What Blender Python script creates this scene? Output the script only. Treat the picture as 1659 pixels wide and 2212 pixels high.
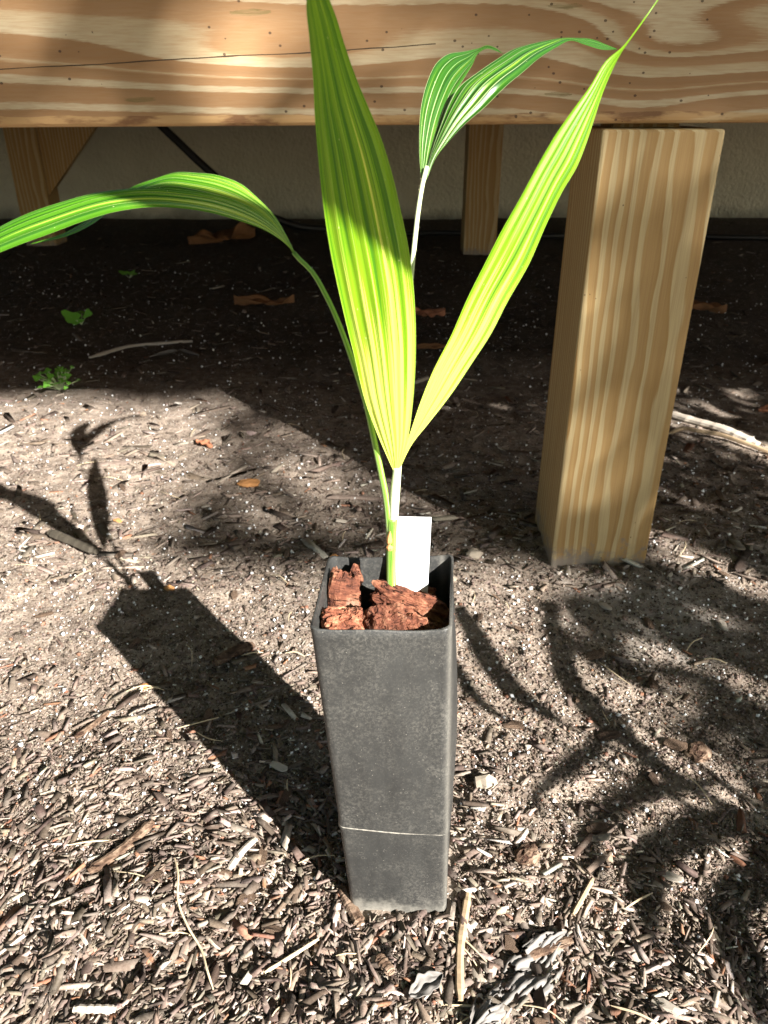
import bpy, bmesh, math, random
import numpy as np
from mathutils import Vector, Matrix, Quaternion, noise as mnoise

for o in list(bpy.data.objects):
    bpy.data.objects.remove(o, do_unlink=True)
scene = bpy.context.scene
COL = scene.collection
random.seed(7)
RNG = np.random.default_rng(11)

# ------------------------------------------------------------------ camera, sky, sun, exposure
cam_d = bpy.data.cameras.new("camera")
cam_d.sensor_fit = 'VERTICAL'
cam_d.sensor_height = 34.6
cam_d.lens = 25.98
cam_d.clip_start = 0.01
cam_d.clip_end = 500
cam_d.dof.use_dof = True
cam_d.dof.focus_distance = 0.58
cam_d.dof.aperture_fstop = 16
cam = bpy.data.objects.new("camera", cam_d)
COL.objects.link(cam)
cam.location = (0, 0, 0.6)
cam.rotation_euler = (math.radians(90 - 28.0), 0, 0)
scene.camera = cam

SUN = Vector((1.098, -1.354, 1.0))          # towards the sun; 1 m of height shifts a shadow by (-1.098, 1.354)
world = bpy.data.worlds.new("World")
scene.world = world
world.use_nodes = True
wn = world.node_tree
sky = wn.nodes.new('ShaderNodeTexSky')
sky.sky_type = 'NISHITA'
sky.sun_disc = False
sky.sun_elevation = math.atan(1 / math.hypot(SUN.x, SUN.y))
sky.sun_rotation = math.atan2(SUN.x, SUN.y)
wn.links.new(sky.outputs[0], wn.nodes['Background'].inputs[0])
wn.nodes['Background'].inputs[1].default_value = 0.05

sun_d = bpy.data.lights.new("sun", 'SUN')
sun_d.energy = 5.0
sun_d.angle = math.radians(0.5)
sun_d.color = (1.0, 0.97, 0.925)
sun_o = bpy.data.objects.new("sun", sun_d)
COL.objects.link(sun_o)
sun_o.location = SUN * 6
sun_o.rotation_euler = SUN.to_track_quat('Z', 'Y').to_euler()

scene.view_settings.view_transform = 'Standard'
scene.view_settings.look = 'None'
scene.view_settings.gamma = 1.0
scene.view_settings.use_curve_mapping = False
scene.view_settings.exposure = 2.0

# ------------------------------------------------------------------ node helper
class G:
    def __init__(s, name, rough=0.7, spec=0.3):
        s.mat = bpy.data.materials.new(name)
        s.mat.use_nodes = True
        s.nt = s.mat.node_tree
        s.b = s.nt.nodes['Principled BSDF']
        s.out = s.nt.nodes['Material Output']
        s.b.inputs['Roughness'].default_value = rough
        s.b.inputs['Specular IOR Level'].default_value = spec
    def put(s, sock, v):
        if isinstance(v, bpy.types.NodeSocket):
            s.nt.links.new(v, sock)
        elif isinstance(v, (tuple, list)) and len(v) == 3 and sock.type == 'RGBA':
            sock.default_value = (*v, 1)
        else:
            sock.default_value = v
    def m(s, op, a, b=None, c=None, clamp=False):
        n = s.nt.nodes.new('ShaderNodeMath'); n.operation = op; n.use_clamp = clamp
        for i, v in enumerate((a, b, c)):
            if v is not None: s.put(n.inputs[i], v)
        return n.outputs[0]
    def add(s, *a):
        r = a[0]
        for q in a[1:]: r = s.m('ADD', r, q)
        return r
    def mul(s, a, b): return s.m('MULTIPLY', a, b)
    def gauss(s, x, c, w):
        t = s.m('DIVIDE', s.m('SUBTRACT', x, c), w)
        return s.m('POWER', 2.71828, s.mul(s.mul(t, t), -1.0))
    def co(s, kind='Object'):
        n = s.nt.nodes.new('ShaderNodeTexCoord'); return n.outputs[kind]
    def sep(s, v):
        n = s.nt.nodes.new('ShaderNodeSeparateXYZ'); s.put(n.inputs[0], v); return n.outputs
    def comb(s, x=0., y=0., z=0.):
        n = s.nt.nodes.new('ShaderNodeCombineXYZ')
        for i, v in enumerate((x, y, z)): s.put(n.inputs[i], v)
        return n.outputs[0]
    def scale(s, v, sc):
        n = s.nt.nodes.new('ShaderNodeVectorMath'); n.operation = 'MULTIPLY'
        s.put(n.inputs[0], v); n.inputs[1].default_value = sc; return n.outputs[0]
    def noise(s, v, sc=5., det=3., rough=.55, dist=0.):
        n = s.nt.nodes.new('ShaderNodeTexNoise')
        s.put(n.inputs['Vector'], v); n.inputs['Scale'].default_value = sc
        n.inputs['Detail'].default_value = det; n.inputs['Roughness'].default_value = rough
        n.inputs['Distortion'].default_value = dist
        return n.outputs[0]
    def voro(s, v, sc, feature='F1', out='Distance', rnd=1.):
        n = s.nt.nodes.new('ShaderNodeTexVoronoi'); n.feature = feature
        s.put(n.inputs['Vector'], v); n.inputs['Scale'].default_value = sc
        n.inputs['Randomness'].default_value = rnd
        return n.outputs[out]
    def ramp(s, f, stops, interp='LINEAR'):
        n = s.nt.nodes.new('ShaderNodeValToRGB'); n.color_ramp.interpolation = interp
        e = n.color_ramp.elements
        while len(e) < len(stops): e.new(0.5)
        for q, (p, c) in zip(e, stops):
            q.position = p
            q.color = (c, c, c, 1) if not isinstance(c, (tuple, list)) else (*c, 1)
        s.put(n.inputs[0], f); return n.outputs[0]
    def mix(s, f, a, b, blend='MIX'):
        n = s.nt.nodes.new('ShaderNodeMix'); n.data_type = 'RGBA'; n.blend_type = blend
        s.put(n.inputs[0], f); s.put(n.inputs[6], a); s.put(n.inputs[7], b); return n.outputs[2]
    def attr(s, name, out='Color'):
        n = s.nt.nodes.new('ShaderNodeAttribute'); n.attribute_name = name; return n.outputs[out]
    def rnd(s):
        n = s.nt.nodes.new('ShaderNodeObjectInfo'); return n.outputs['Random']
    def bump(s, h, strength=.5, dist=.002, base=None):
        n = s.nt.nodes.new('ShaderNodeBump'); s.put(n.inputs['Height'], h)
        n.inputs['Strength'].default_value = strength; n.inputs['Distance'].default_value = dist
        if base is not None: s.put(n.inputs['Normal'], base)
        return n.outputs[0]
    def fin(s, col=None, rough=None, normal=None):
        if col is not None: s.put(s.b.inputs['Base Color'], col)
        if rough is not None: s.put(s.b.inputs['Roughness'], rough)
        if normal is not None: s.put(s.b.inputs['Normal'], normal)
        return s.mat

# ------------------------------------------------------------------ object helpers
def tag(o, label=None, cat=None, group=None, kind=None):
    if label: o['label'] = label
    if cat: o['category'] = cat
    if group: o['group'] = group
    if kind: o['kind'] = kind
    return o
def empty(name, loc):
    o = bpy.data.objects.new(name, None); COL.objects.link(o); o.location = loc
    o.empty_display_size = .02
    return o
def obj(name, verts, faces, mat, parent=None, smooth=False, origin=None):
    """verts in world metres; local to the parent's origin or to 'origin'."""
    off = Vector(parent['_o']) if parent is not None and '_o' in parent else (Vector(origin) if origin is not None else Vector((0, 0, 0)))
    me = bpy.data.meshes.new(name)
    me.from_pydata([tuple(Vector(v) - off) for v in verts], [], faces)
    me.materials.append(mat)
    if smooth:
        me.polygons.foreach_set('use_smooth', [True] * len(me.polygons))
    me.update()
    o = bpy.data.objects.new(name, me); COL.objects.link(o)
    if parent is not None: o.parent = parent
    else: o.location = off
    o['_o'] = tuple(off)
    return o
def root(name, loc):
    o = empty(name, loc); o['_o'] = tuple(loc); return o
def np_mesh(name, V, F, mat, col=None, smooth=False):
    me = bpy.data.meshes.new(name)
    k = F.shape[1]
    me.vertices.add(len(V)); me.vertices.foreach_set('co', V.astype(np.float32).ravel())
    me.loops.add(F.size); me.loops.foreach_set('vertex_index', F.astype(np.int32).ravel())
    me.polygons.add(len(F)); me.polygons.foreach_set('loop_start', (np.arange(len(F)) * k).astype(np.int32))
    me.polygons.foreach_set('loop_total', np.full(len(F), k, np.int32))
    if smooth: me.polygons.foreach_set('use_smooth', np.ones(len(F), bool))
    me.update(calc_edges=True)
    if col is not None:
        a = me.color_attributes.new('Col', 'FLOAT_COLOR', 'POINT')
        a.data.foreach_set('color', np.c_[col, np.ones(len(col))].astype(np.float32).ravel())
    me.materials.append(mat)
    o = bpy.data.objects.new(name, me); COL.objects.link(o)
    return o
def box_vf(x0, x1, y0, y1, z0, z1, bevel=0., seg=2):
    bm = bmesh.new()
    bmesh.ops.create_cube(bm, size=1)
    for v in bm.verts:
        v.co = Vector((x0 + (v.co.x + .5) * (x1 - x0), y0 + (v.co.y + .5) * (y1 - y0), z0 + (v.co.z + .5) * (z1 - z0)))
    if bevel: bmesh.ops.bevel(bm, geom=list(bm.edges), offset=bevel, segments=seg, profile=.5, affect='EDGES')
    bm.verts.index_update()
    V = [v.co.copy() for v in bm.verts]; F = [[v.index for v in f.verts] for f in bm.faces]
    bm.free(); return V, F
def catmull(P, n):
    P = np.array(P, float)
    s = np.r_[0, np.cumsum(np.linalg.norm(np.diff(P, axis=0), axis=1))]; s /= s[-1]
    t = np.linspace(0, 1, n)
    m = np.gradient(P, s, axis=0)
    i = np.clip(np.searchsorted(s, t, 'right') - 1, 0, len(P) - 2)
    h = (s[i + 1] - s[i])[:, None]; u = ((t - s[i]) / (s[i + 1] - s[i]))[:, None]
    return ((2*u**3 - 3*u**2 + 1) * P[i] + (u**3 - 2*u**2 + u) * h * m[i] + (-2*u**3 + 3*u**2) * P[i + 1] + (u**3 - u**2) * h * m[i + 1])
def tube(P, r, sides=8, flat=1., up=(0, 0, 1), caps=True):
    P = [Vector(p) for p in P]; n = len(P)
    rr = r if hasattr(r, '__len__') else [r] * n
    V, F = [], []
    a = None
    for i, p in enumerate(P):
        t = (P[min(i + 1, n - 1)] - P[max(i - 1, 0)]).normalized()
        if a is None:
            a = t.cross(Vector(up))
            if a.length < .1: a = t.cross(Vector((1, 0, 0)))
            a.normalize()
        a = (a - t * a.dot(t)).normalized(); b = t.cross(a)
        for k in range(sides):
            w = 2 * math.pi * k / sides
            V.append(p + (a * math.cos(w) + b * math.sin(w) * flat) * rr[i])
    for i in range(n - 1):
        for k in range(sides):
            k2 = (k + 1) % sides
            F.append([i*sides + k, i*sides + k2, (i+1)*sides + k2, (i+1)*sides + k])
    if caps:
        F.append(list(range(sides))[::-1]); F.append([(n-1)*sides + k for k in range(sides)])
    return V, F
_tabs = {}
def vn(x, y, s, seed=0):
    if seed not in _tabs: _tabs[seed] = np.random.default_rng(seed + 100).random((256, 256))
    T = _tabs[seed]
    X = np.asarray(x) / s + 57.3; Y = np.asarray(y) / s + 91.7
    i = np.floor(X).astype(int); j = np.floor(Y).astype(int); u = X - i; v = Y - j
    u = u*u*(3 - 2*u); v = v*v*(3 - 2*v)
    a = T[i & 255, j & 255]; b = T[(i+1) & 255, j & 255]; c = T[i & 255, (j+1) & 255]; d = T[(i+1) & 255, (j+1) & 255]
    return (a*(1-u) + b*u)*(1-v) + (c*(1-u) + d*u)*v - .5
def gh(x, y):
    """height of the soil surface"""
    x = np.asarray(x, float); y = np.asarray(y, float)
    far = np.clip((6 - np.hypot(x, y - 1)) / 3, 0, 1)
    h = .022*vn(x, y, .33, 1) + .012*vn(x, y, .13, 2) + .006*vn(x, y, .05, 3) + .004*vn(x, y, .02, 4)
    near = np.clip((.75 - y) / .35, 0, 1)
    h = h + near * (.012*vn(x, y, .06, 5) + .005*vn(x, y, .018, 6))
    # level around the pot and the post
    w = np.exp(-((x - .015)**2 + (y - .45)**2) / .07**2) + np.exp(-((x - .32)**2 + (y - 1.03)**2) / .12**2)
    h = h * (1 - .75*np.clip(w, 0, 1)) * far
    h = h + .004*np.exp(-((x - .015)**2 + (y - .45)**2) / .075**2)
    return h

# ------------------------------------------------------------------ materials
def wood_beam():
    g = G('pine_beam', .62, .25)
    x, y, z = g.sep(g.co())
    U = g.add(g.m('DIVIDE', x, .000503), 829.)
    V = g.m('DIVIDE', g.m('SUBTRACT', z, g.add(g.mul(x, .0055), .578)), .000436)
    lowf = g.noise(g.comb(g.mul(x, 2.2), y, g.mul(z, 9.)), 1., 2.)
    midf = g.noise(g.comb(g.mul(x, 9.), y, g.mul(z, 50.)), 1., 3.)
    finf = g.noise(g.comb(g.mul(x, 60.), y, g.mul(z, 700.)), 1., 2.)
    slope = g.mul(g.m('MINIMUM', g.m('ABSOLUTE', U), 700.), g.add(.025, g.mul(g.m('DIVIDE', g.m('SUBTRACT', V, 50.), 60., clamp=True), .035)))
    dip = g.mul(g.gauss(U, 1400., 190.), 46.)
    bump1 = g.mul(g.mul(g.gauss(U, 600., 300.), g.gauss(V, 165., 42.)), 75.)
    sig = g.m('DIVIDE', 1., g.add(1., g.m('POWER', 2.71828, g.mul(g.m('DIVIDE', g.m('SUBTRACT', U, 1330.), 75.), -1.))))
    ridge = g.mul(g.mul(sig, g.gauss(V, 168., 58.)), 92.)
    F = g.add(V, slope, dip, bump1, ridge, g.mul(g.m('SUBTRACT', lowf, .5), 26.), g.mul(g.m('SUBTRACT', midf, .5), 9.), g.mul(g.m('SUBTRACT', finf, .5), 11.))
    T, T2, Cc, C2 = (.28, .165, .080), (.335, .205, .104), (.48, .40, .265), (.44, .345, .21)
    fr = g.m('DIVIDE', F, 400.)
    k = 1/400.
    st = [(0, T2), (40*k, T), (44*k, Cc), (55*k, Cc), (59*k, T2), (98*k, T), (101*k, Cc), (116*k, Cc), (121*k, T2), (146*k, T), (149*k, T2), (156*k, C2), (160*k, T2), (176*k, T), (208*k, T), (212*k, Cc), (254*k, C2), (262*k, T2), (300*k, T), (304*k, Cc), (316*k, C2), (322*k, T2), (334*k, T), (338*k, Cc), (372*k, Cc), (380*k, T2)]
    col = g.ramp(fr, st)
    # the planed-away arris below, with bark scars
    streak = g.noise(g.comb(g.mul(x, 30.), y, g.mul(z, 420.)), 1., 3., .65)
    col = g.mix(g.m('MULTIPLY', g.ramp(streak, [(.40, 0.), (.68, 1.)]), .38), col, (.28, .14, .05), 'MIX')
    big = g.noise(g.comb(g.mul(x, 5.), y, g.mul(z, 12.)), 1., 2.)
    col = g.mix(g.m('MULTIPLY', big, .35), col, (.62, .47, .30), 'MULTIPLY')
    low = g.ramp(V, [(0, 1.), (1, 0.)])
    lowm = g.m('LESS_THAN', g.add(V, g.mul(g.m('SUBTRACT', midf, .5), 26.)), 24.)
    scar = g.mul(lowm, g.ramp(g.noise(g.comb(g.mul(x, 16.), y, g.mul(z, 70.)), 1., 4., .6), [(.5, 0.), (.62, 1.)]))
    col = g.mix(g.mul(lowm, .55), col, (.47, .30, .13))
    col = g.mix(g.mul(scar, .8), col, (.13, .055, .025))
    # fly specks and grit
    vd = g.voro(g.comb(g.mul(x, 1.), y, g.mul(z, 1.3)), 65.)
    sp = g.mul(g.m('LESS_THAN', vd, .11), g.m('GREATER_THAN', g.noise(g.co(), 9., 2.), .46))
    col = g.mix(g.mul(sp, .8), col, (.05, .025, .015))
    # long drying check
    cz = g.add(g.mul(U, -.051), 130.)
    cz = g.add(g.mul(U, .051), 130., g.mul(g.m('SUBTRACT', midf, .5), 10.))
    dc = g.m('ABSOLUTE', g.m('SUBTRACT', V, cz))
    crack = g.mul(g.m('LESS_THAN', dc, g.mul(g.noise(g.comb(g.mul(x, 14.), 0., 0.), 1., 2.), 2.6)), g.m('LESS_THAN', U, 940.))
    col = g.mix(crack, col, (.05, .03, .015))
    # two torn spots
    kn = None
    for (ku, kv, kw, kh) in ((545, 247, 52, 9), (292, 62, 46, 8), (1208, 256, 42, 8), (1212, 68, 38, 7)):
        q = g.mul(g.gauss(U, ku, kw), g.gauss(V, kv, kh))
        kn = q if kn is None else g.m('MAXIMUM', kn, q)
    kn = g.mul(g.m('GREATER_THAN', g.add(kn, g.mul(g.m('SUBTRACT', finf, .5), .9)), .55), g.ramp(streak, [(.35, .3), (.6, 1.)]))
    col = g.mix(g.mul(kn, .75), col, (.16, .12, .045))
    h = g.add(g.mul(streak, .5), g.mul(finf, .4), g.mul(crack, -3.), g.mul(kn, -1.5))
    return g.fin(col, None, g.bump(h, .35, .0012))

def wood_post(seed=0., tint=1.):
    g = G('pine_post', .6, .25)
    x, y, z = g.sep(g.co())
    wl = g.noise(g.comb(g.mul(x, 14.), g.mul(y, 14.), g.add(g.mul(z, 2.6), seed)), 1., 2.)
    wm = g.noise(g.comb(g.mul(x, 45.), g.mul(y, 45.), g.add(g.mul(z, 8.), seed)), 1., 2.)
    fin = g.noise(g.comb(g.mul(x, 900.), g.mul(y, 900.), g.mul(z, 22.)), 1., 2.)
    dx = g.add(x, -.11); dy = g.add(y, -.18 - .02*seed)
    r = g.m('SQRT', g.add(g.mul(dx, dx), g.mul(dy, dy)))
    r = g.add(r, g.mul(g.m('SUBTRACT', wl, .5), .016), g.mul(g.m('SUBTRACT', wm, .5), .0035), g.mul(fin, .0006))
    f = g.m('FRACT', g.m('DIVIDE', r, .0078))
    T, T2, Cc = (.32*tint, .195*tint, .070*tint), (.37*tint, .236*tint, .095*tint), (.46*tint, .355*tint, .185*tint)
    wv = g.mul(g.m('SUBTRACT', g.noise(g.comb(g.mul(r, 140.), seed, 0.), 1., 1.), .5), .5)
    col = g.ramp(g.add(f, wv), [(0, Cc), (.28, Cc), (.33, T), (.66, T2), (.90, T2), (.96, Cc)])
    st = g.noise(g.comb(g.mul(x, 420.), g.mul(y, 420.), g.mul(z, 9.)), 1., 3., .6)
    col = g.mix(g.mul(g.ramp(st, [(.40, 0.), (.70, 1.)]), .38), col, (.24, .13, .05))
    vd = g.voro(g.comb(x, y, g.mul(z, .8)), 75.)
    sp = g.mul(g.m('LESS_THAN', vd, .07), g.m('GREATER_THAN', g.noise(g.co(), 14., 2.), .55))
    col = g.mix(g.mul(sp, .8), col, (.06, .035, .02))
    # splashed soil at the foot
    soil = g.mul(g.ramp(g.add(z, g.mul(g.m('SUBTRACT', g.noise(g.co(), 32., 5., .7), .5), .22)), [(.0, 1.), (.03, 0.)]), .85)
    col = g.mix(soil, col, (.20, .17, .145))
    return g.fin(col, None, g.bump(g.add(st, fin), .25, .0008))

def plain(name, col, rough=.6, spec=.3, var=.25, sc=20.):
    g = G(name, rough, spec)
    n = g.noise(g.co(), sc, 4., .6)
    c = g.mix(n, tuple(q*(1-var) for q in col), tuple(min(1., q*(1+var)) for q in col))
    return g.fin(c, None, g.bump(n, .2, .001))

def leaf_mat(name, dark, mid, pale, palepos, trans=.35, rough=.36, base_pale=.25, spec=.45, veins=5., vein=(.7, .76, .5)):
    g = G(name, rough, spec)
    u, v, _ = g.sep(g.co('UV'))
    s1 = g.noise(g.comb(g.mul(u, 13.), g.mul(v, .45), 0.), 1., 3., .65)
    s2 = g.noise(g.comb(g.mul(u, 55.), g.mul(v, .9), 3.), 1., 2., .6)
    s3 = g.noise(g.comb(g.mul(u, 170.), g.mul(v, 2.5), 7.), 1., 1.)
    s0 = g.noise(g.comb(g.mul(u, 3.2), g.mul(v, 1.6), 11.), 1., 2.)
    f = g.add(g.mul(g.m('SUBTRACT', s0, .5), .30), g.mul(s1, .62), g.mul(s2, .30), g.mul(s3, .10), g.mul(g.ramp(v, [(0, 1.), (.55, 0.)]), base_pale))
    col = g.ramp(f, [(.44, dark), (.51, mid), (palepos, mid), (palepos + .035, pale)])
    vd = g.m('ABSOLUTE', g.m('SUBTRACT', g.m('FRACT', g.add(g.mul(u, veins), .5)), .5)) if veins else 1.
    vw = g.add(.022, g.mul(g.ramp(v, [(0, 1.), (.6, 0.)]), .05))
    vl = g.mul(g.m('LESS_THAN', vd, vw), g.ramp(v, [(0, 1.), (.35, .75), (1., .25)]))
    col = g.mix(g.mul(vl, .75), col, vein)
    fleck = g.m('LESS_THAN', g.voro(g.comb(g.mul(u, 6.), g.mul(v, 26.), 0.), 1.), .05)
    col = g.mix(g.mul(fleck, .6), col, (.55, .55, .30))
    nrm = g.bump(g.add(g.mul(s2, .6), g.mul(s3, .7)), .22, .0006)
    g.fin(col, None, nrm)
    t = g.nt.nodes.new('ShaderNodeBsdfTranslucent')
    tc = g.mix(.75, col, (.85, 1.0, .12), 'MULTIPLY')
    tb = g.nt.nodes.new('ShaderNodeMix'); tb.data_type = 'RGBA'
    g.put(t.inputs[0], g.mix(1., tc, (1.25, 1.25, .9), 'MULTIPLY')); g.put(t.inputs[1], nrm)
    g.nt.nodes.remove(tb)
    ms = g.nt.nodes.new('ShaderNodeMixShader'); ms.inputs[0].default_value = trans
    g.nt.links.new(g.b.outputs[0], ms.inputs[1]); g.nt.links.new(t.outputs[0], ms.inputs[2])
    g.nt.links.new(ms.outputs[0], g.out.inputs['Surface'])
    return g.mat

def soil_mat():
    g = G('soil', .9, .15)
    p = g.co()
    a = g.noise(p, 3.5, 4., .6); b = g.add(g.mul(g.noise(p, 40., 5., .7), .8), g.mul(g.noise(p, 9., 3., .6), .2)); c = g.noise(p, 260., 3., .7)
    col = g.ramp(b, [(.32, (.085, .064, .049)), (.45, (.180, .139, .107)), (.57, (.30, .238, .186)), (.75, (.45, .375, .302))])
    col = g.mix(g.ramp(c, [(.52, 0.), (.75, .8)]), col, (.46, .40, .345))
    # grey sandy subsoil dug up in front of the post
    x, y, z = g.sep(p)
    sd = g.mul(g.gauss(x, .36, .17), g.gauss(y, .84, .17))
    sd = g.ramp(g.add(g.mul(sd, .55), g.mul(g.noise(p, 17., 5., .7), .75)), [(.66, 0.), (.86, .75)])
    col = g.mix(sd, col, (.30, .27, .235))
    deck_shade = g.ramp(g.add(y, g.mul(a, .5)), [(0, 0.), (1, 0.)])
    deck_shade = g.m('DIVIDE', g.m('SUBTRACT', g.add(y, g.mul(a, .4)), 1.75), .5, clamp=True)  # shade under the deck, painted into the soil colour
    col = g.mix(g.mul(deck_shade, .8), col, (.030, .024, .019))
    vd = g.voro(p, 210.)
    per = g.mul(g.m('LESS_THAN', vd, .20), g.m('GREATER_THAN', g.noise(p, 60., 2.), .56))
    col = g.mix(per, col, (.62, .60, .56))
    return g.fin(col, None, g.bump(g.add(b, g.mul(c, .6)), .9, .004))

def chip_mat(name, rough=.85):
    g = G(name, rough, .2)
    p = g.co()
    n = g.noise(g.scale(p, (1., 1., 1.)), 420., 3., .7)
    n2 = g.noise(p, 90., 2.)
    c = g.attr('Col')
    c = g.mix(g.ramp(n, [(.35, .55), (.7, 0.)]), c, (.35, .30, .27), 'MULTIPLY')
    c = g.mix(g.ramp(n2, [(.5, 0.), (.75, .35)]), c, (.34, .29, .24))
    return g.fin(c, None, g.bump(n, .5, .0008))

def bark_mat(name, ca, cb, cc):
    g = G(name, .85, .2)
    p = g.co()
    n = g.noise(p, 60., 5., .65); s = g.noise(g.scale(p, (1., 1., 5.)), 110., 4., .65)
    col = g.ramp(g.add(g.mul(n, .6), g.mul(s, .45)), [(.40, ca), (.51, cb), (.62, cc)])
    pale = g.mul(g.ramp(g.noise(p, 38., 5., .7), [(.56, 0.), (.66, 1.)]), .55)
    col = g.mix(pale, col, (.40, .29, .22))
    col = g.mix(1., col, g.ramp(g.rnd(), [(0, (.62, .60, .58)), (1, (1.35, 1.32, 1.25))]), 'MULTIPLY')
    fib = g.noise(g.scale(p, (.35, 1., 2.2)), 120., 3., .6)
    cr = g.ramp(fib, [(.36, 1.), (.42, 0.)])
    col = g.mix(g.mul(cr, .75), col, (.035, .013, .008))
    return g.fin(col, None, g.bump(g.add(n, g.mul(s, .5), g.mul(cr, -.9)), .85, .003))

M = {}
M['beam'] = wood_beam()
M['post'] = wood_post(0.)
M['rear_post'] = wood_post(1.7, .92)
M['brace'] = wood_post(4.1, .95)
M['deck'] = plain('deck_timber', (.40, .27, .14), .7)
M['soil'] = soil_mat()
M['chip'] = chip_mat('mulch_chip')
M['perlite'] = plain('perlite', (.78, .77, .74), .8, .2, .1, 300.)
M['bark'] = bark_mat('red_bark', (.050, .018, .012), (.17, .060, .034), (.31, .145, .085))
M['bark_brown'] = bark_mat('brown_bark', (.045, .026, .018), (.12, .075, .05), (.25, .18, .13))
M['twig'] = plain('dry_twig', (.36, .26, .16), .8, .2, .35, 120.)
M['straw'] = plain('dry_straw', (.50, .40, .26), .7, .2, .25, 120.)
M['grey_wood'] = plain('weathered_wood', (.44, .38, .31), .85, .2, .35, 160.)
M['dark_wood'] = plain('damp_dark_wood', (.060, .050, .036), .7, .3, .5, 120.)
M['stone'] = plain('pale_stone', (.36, .30, .23), .85, .2, .3, 90.)
M['orange'] = plain('orange_chip', (.50, .24, .09), .75, .2, .3, 120.)
M['brown_leaf'] = plain('brown_dead_leaf', (.20, .095, .04), .7, .3, .4, 60.)
M['red_leaf'] = plain('reddish_dead_leaf', (.36, .15, .08), .7, .3, .35, 60.)
M['grey_leaf'] = plain('grey_dead_leaf', (.17, .155, .14), .6, .3, .45, 60.)
M['hose'] = plain('black_tubing', (.012, .012, .013), .45, .4, .2)
M['tag'] = plain('white_plastic', (.80, .81, .82), .45, .4, .01)
M['weed'] = leaf_mat('weed_leaf', (.10, .30, .03), (.18, .46, .06), (.3, .55, .2), .9, .3, .4, 0., .45, 0)
M['leafC'] = leaf_mat('young_palm_leaf', (.055, .175, .004), (.185, .345, .008), (.60, .66, .12), .585, .36, .38, .20, .5, 7., (.46, .60, .14))
M['leafA'] = leaf_mat('palm_leaf', (.022, .100, .006), (.065, .195, .010), (.34, .46, .06), .595, .28, .24, .10, .7, 5., (.42, .55, .18))
M['leafB'] = leaf_mat('dark_palm_leaf', (.010, .050, .004), (.026, .100, .006), (.26, .40, .04), .61, .22, .32, .04, .5, 5., (.60, .70, .36))
M['petiole'] = leaf_mat('petiole', (.08, .20, .02), (.20, .34, .05), (.45, .55, .18), .75, .1, .4, .0)
M['petiole_pale'] = leaf_mat('pale_petiole', (.42, .48, .24), (.58, .62, .40), (.72, .74, .58), .62, .1, .45, .1)
M['rib'] = plain('pale_rib', (.72, .76, .58), .45, .4, .06)
M['tree_leaf'] = leaf_mat('tree_leaf', (.03, .09, .015), (.06, .15, .02), (.1, .2, .03), .9, .12, .4, 0., .45, 0)
M['trunk'] = plain('tree_bark', (.14, .11, .085), .9, .2, .35, 30.)
def pot_mat():
    g = G('black_plastic', .42, .4)
    p = g.co()
    x, y, z = g.sep(p)
    a = g.noise(p, 16., 6., .72); b = g.noise(p, 420., 4., .8); c = g.noise(g.scale(p, (1., 1., .25)), 60., 4., .7)
    dust = g.add(g.mul(g.ramp(a, [(.40, 0.), (.68, 1.)]), g.ramp(b, [(.45, .02), (.62, 1.)])), 0.)
    dust = g.m('MULTIPLY', dust, .17)
    xe = g.add(x, -.0365, g.mul(z, .026))
    dust = g.add(dust, g.mul(g.gauss(xe, 0., .0022), .16), g.mul(g.ramp(g.noise(p, 900., 2., .8), [(.62, 0.), (.70, 1.)]), .12))
    vcell = g.voro(p, 150., 'F1', 'Distance')
    ring = g.mul(g.mul(g.m('GREATER_THAN', vcell, .20), g.m('LESS_THAN', g.add(vcell, g.mul(g.m('SUBTRACT', b, .5), .06)), .255)), g.m('GREATER_THAN', g.noise(p, 26., 2.), .55))
    spk = g.m('LESS_THAN', g.voro(p, 160.), .06)
    foot = g.ramp(g.add(z, g.mul(g.m('SUBTRACT', g.noise(p, 55., 4., .7), .5), .05)), [(.0, .55), (.022, 0.)])
    d = g.m('MAXIMUM', g.m('MAXIMUM', dust, g.mul(ring, .10)), g.m('MAXIMUM', g.mul(spk, .35), foot))
    zl = g.m('ABSOLUTE', g.add(z, g.mul(x, .055), -.1040, g.mul(g.m('SUBTRACT', a, .5), .0012)))
    seam = g.mul(g.mul(g.m('LESS_THAN', zl, .00055), g.m('LESS_THAN', y, -.03)), g.ramp(b, [(.3, .2), (.6, .8)]))
    d = g.m('MAXIMUM', d, seam)
    base = g.mix(g.ramp(c, [(.3, 0.), (.7, 1.)]), (.021, .021, .020), (.033, .033, .031))
    col = g.mix(d, base, (.40, .37, .31))
    return g.fin(col, g.add(.40, g.mul(d, .6), g.mul(a, .14)), g.bump(g.add(a, g.mul(b, .15)), .12, .002))
def stucco():
    g = G('stucco', .9, .15)
    p = g.co()
    a = g.noise(p, 7., 4., .6); b = g.noise(p, 45., 4., .65)
    col = g.mix(a, (.50, .475, .36), (.66, .635, .50))
    x, y, z = g.sep(p)
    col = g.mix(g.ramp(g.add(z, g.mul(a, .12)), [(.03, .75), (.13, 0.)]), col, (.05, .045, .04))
    return g.fin(col, None, g.bump(g.add(a, b), 1., .02))
M['pot'] = pot_mat()
M['wall'] = stucco()

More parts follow.
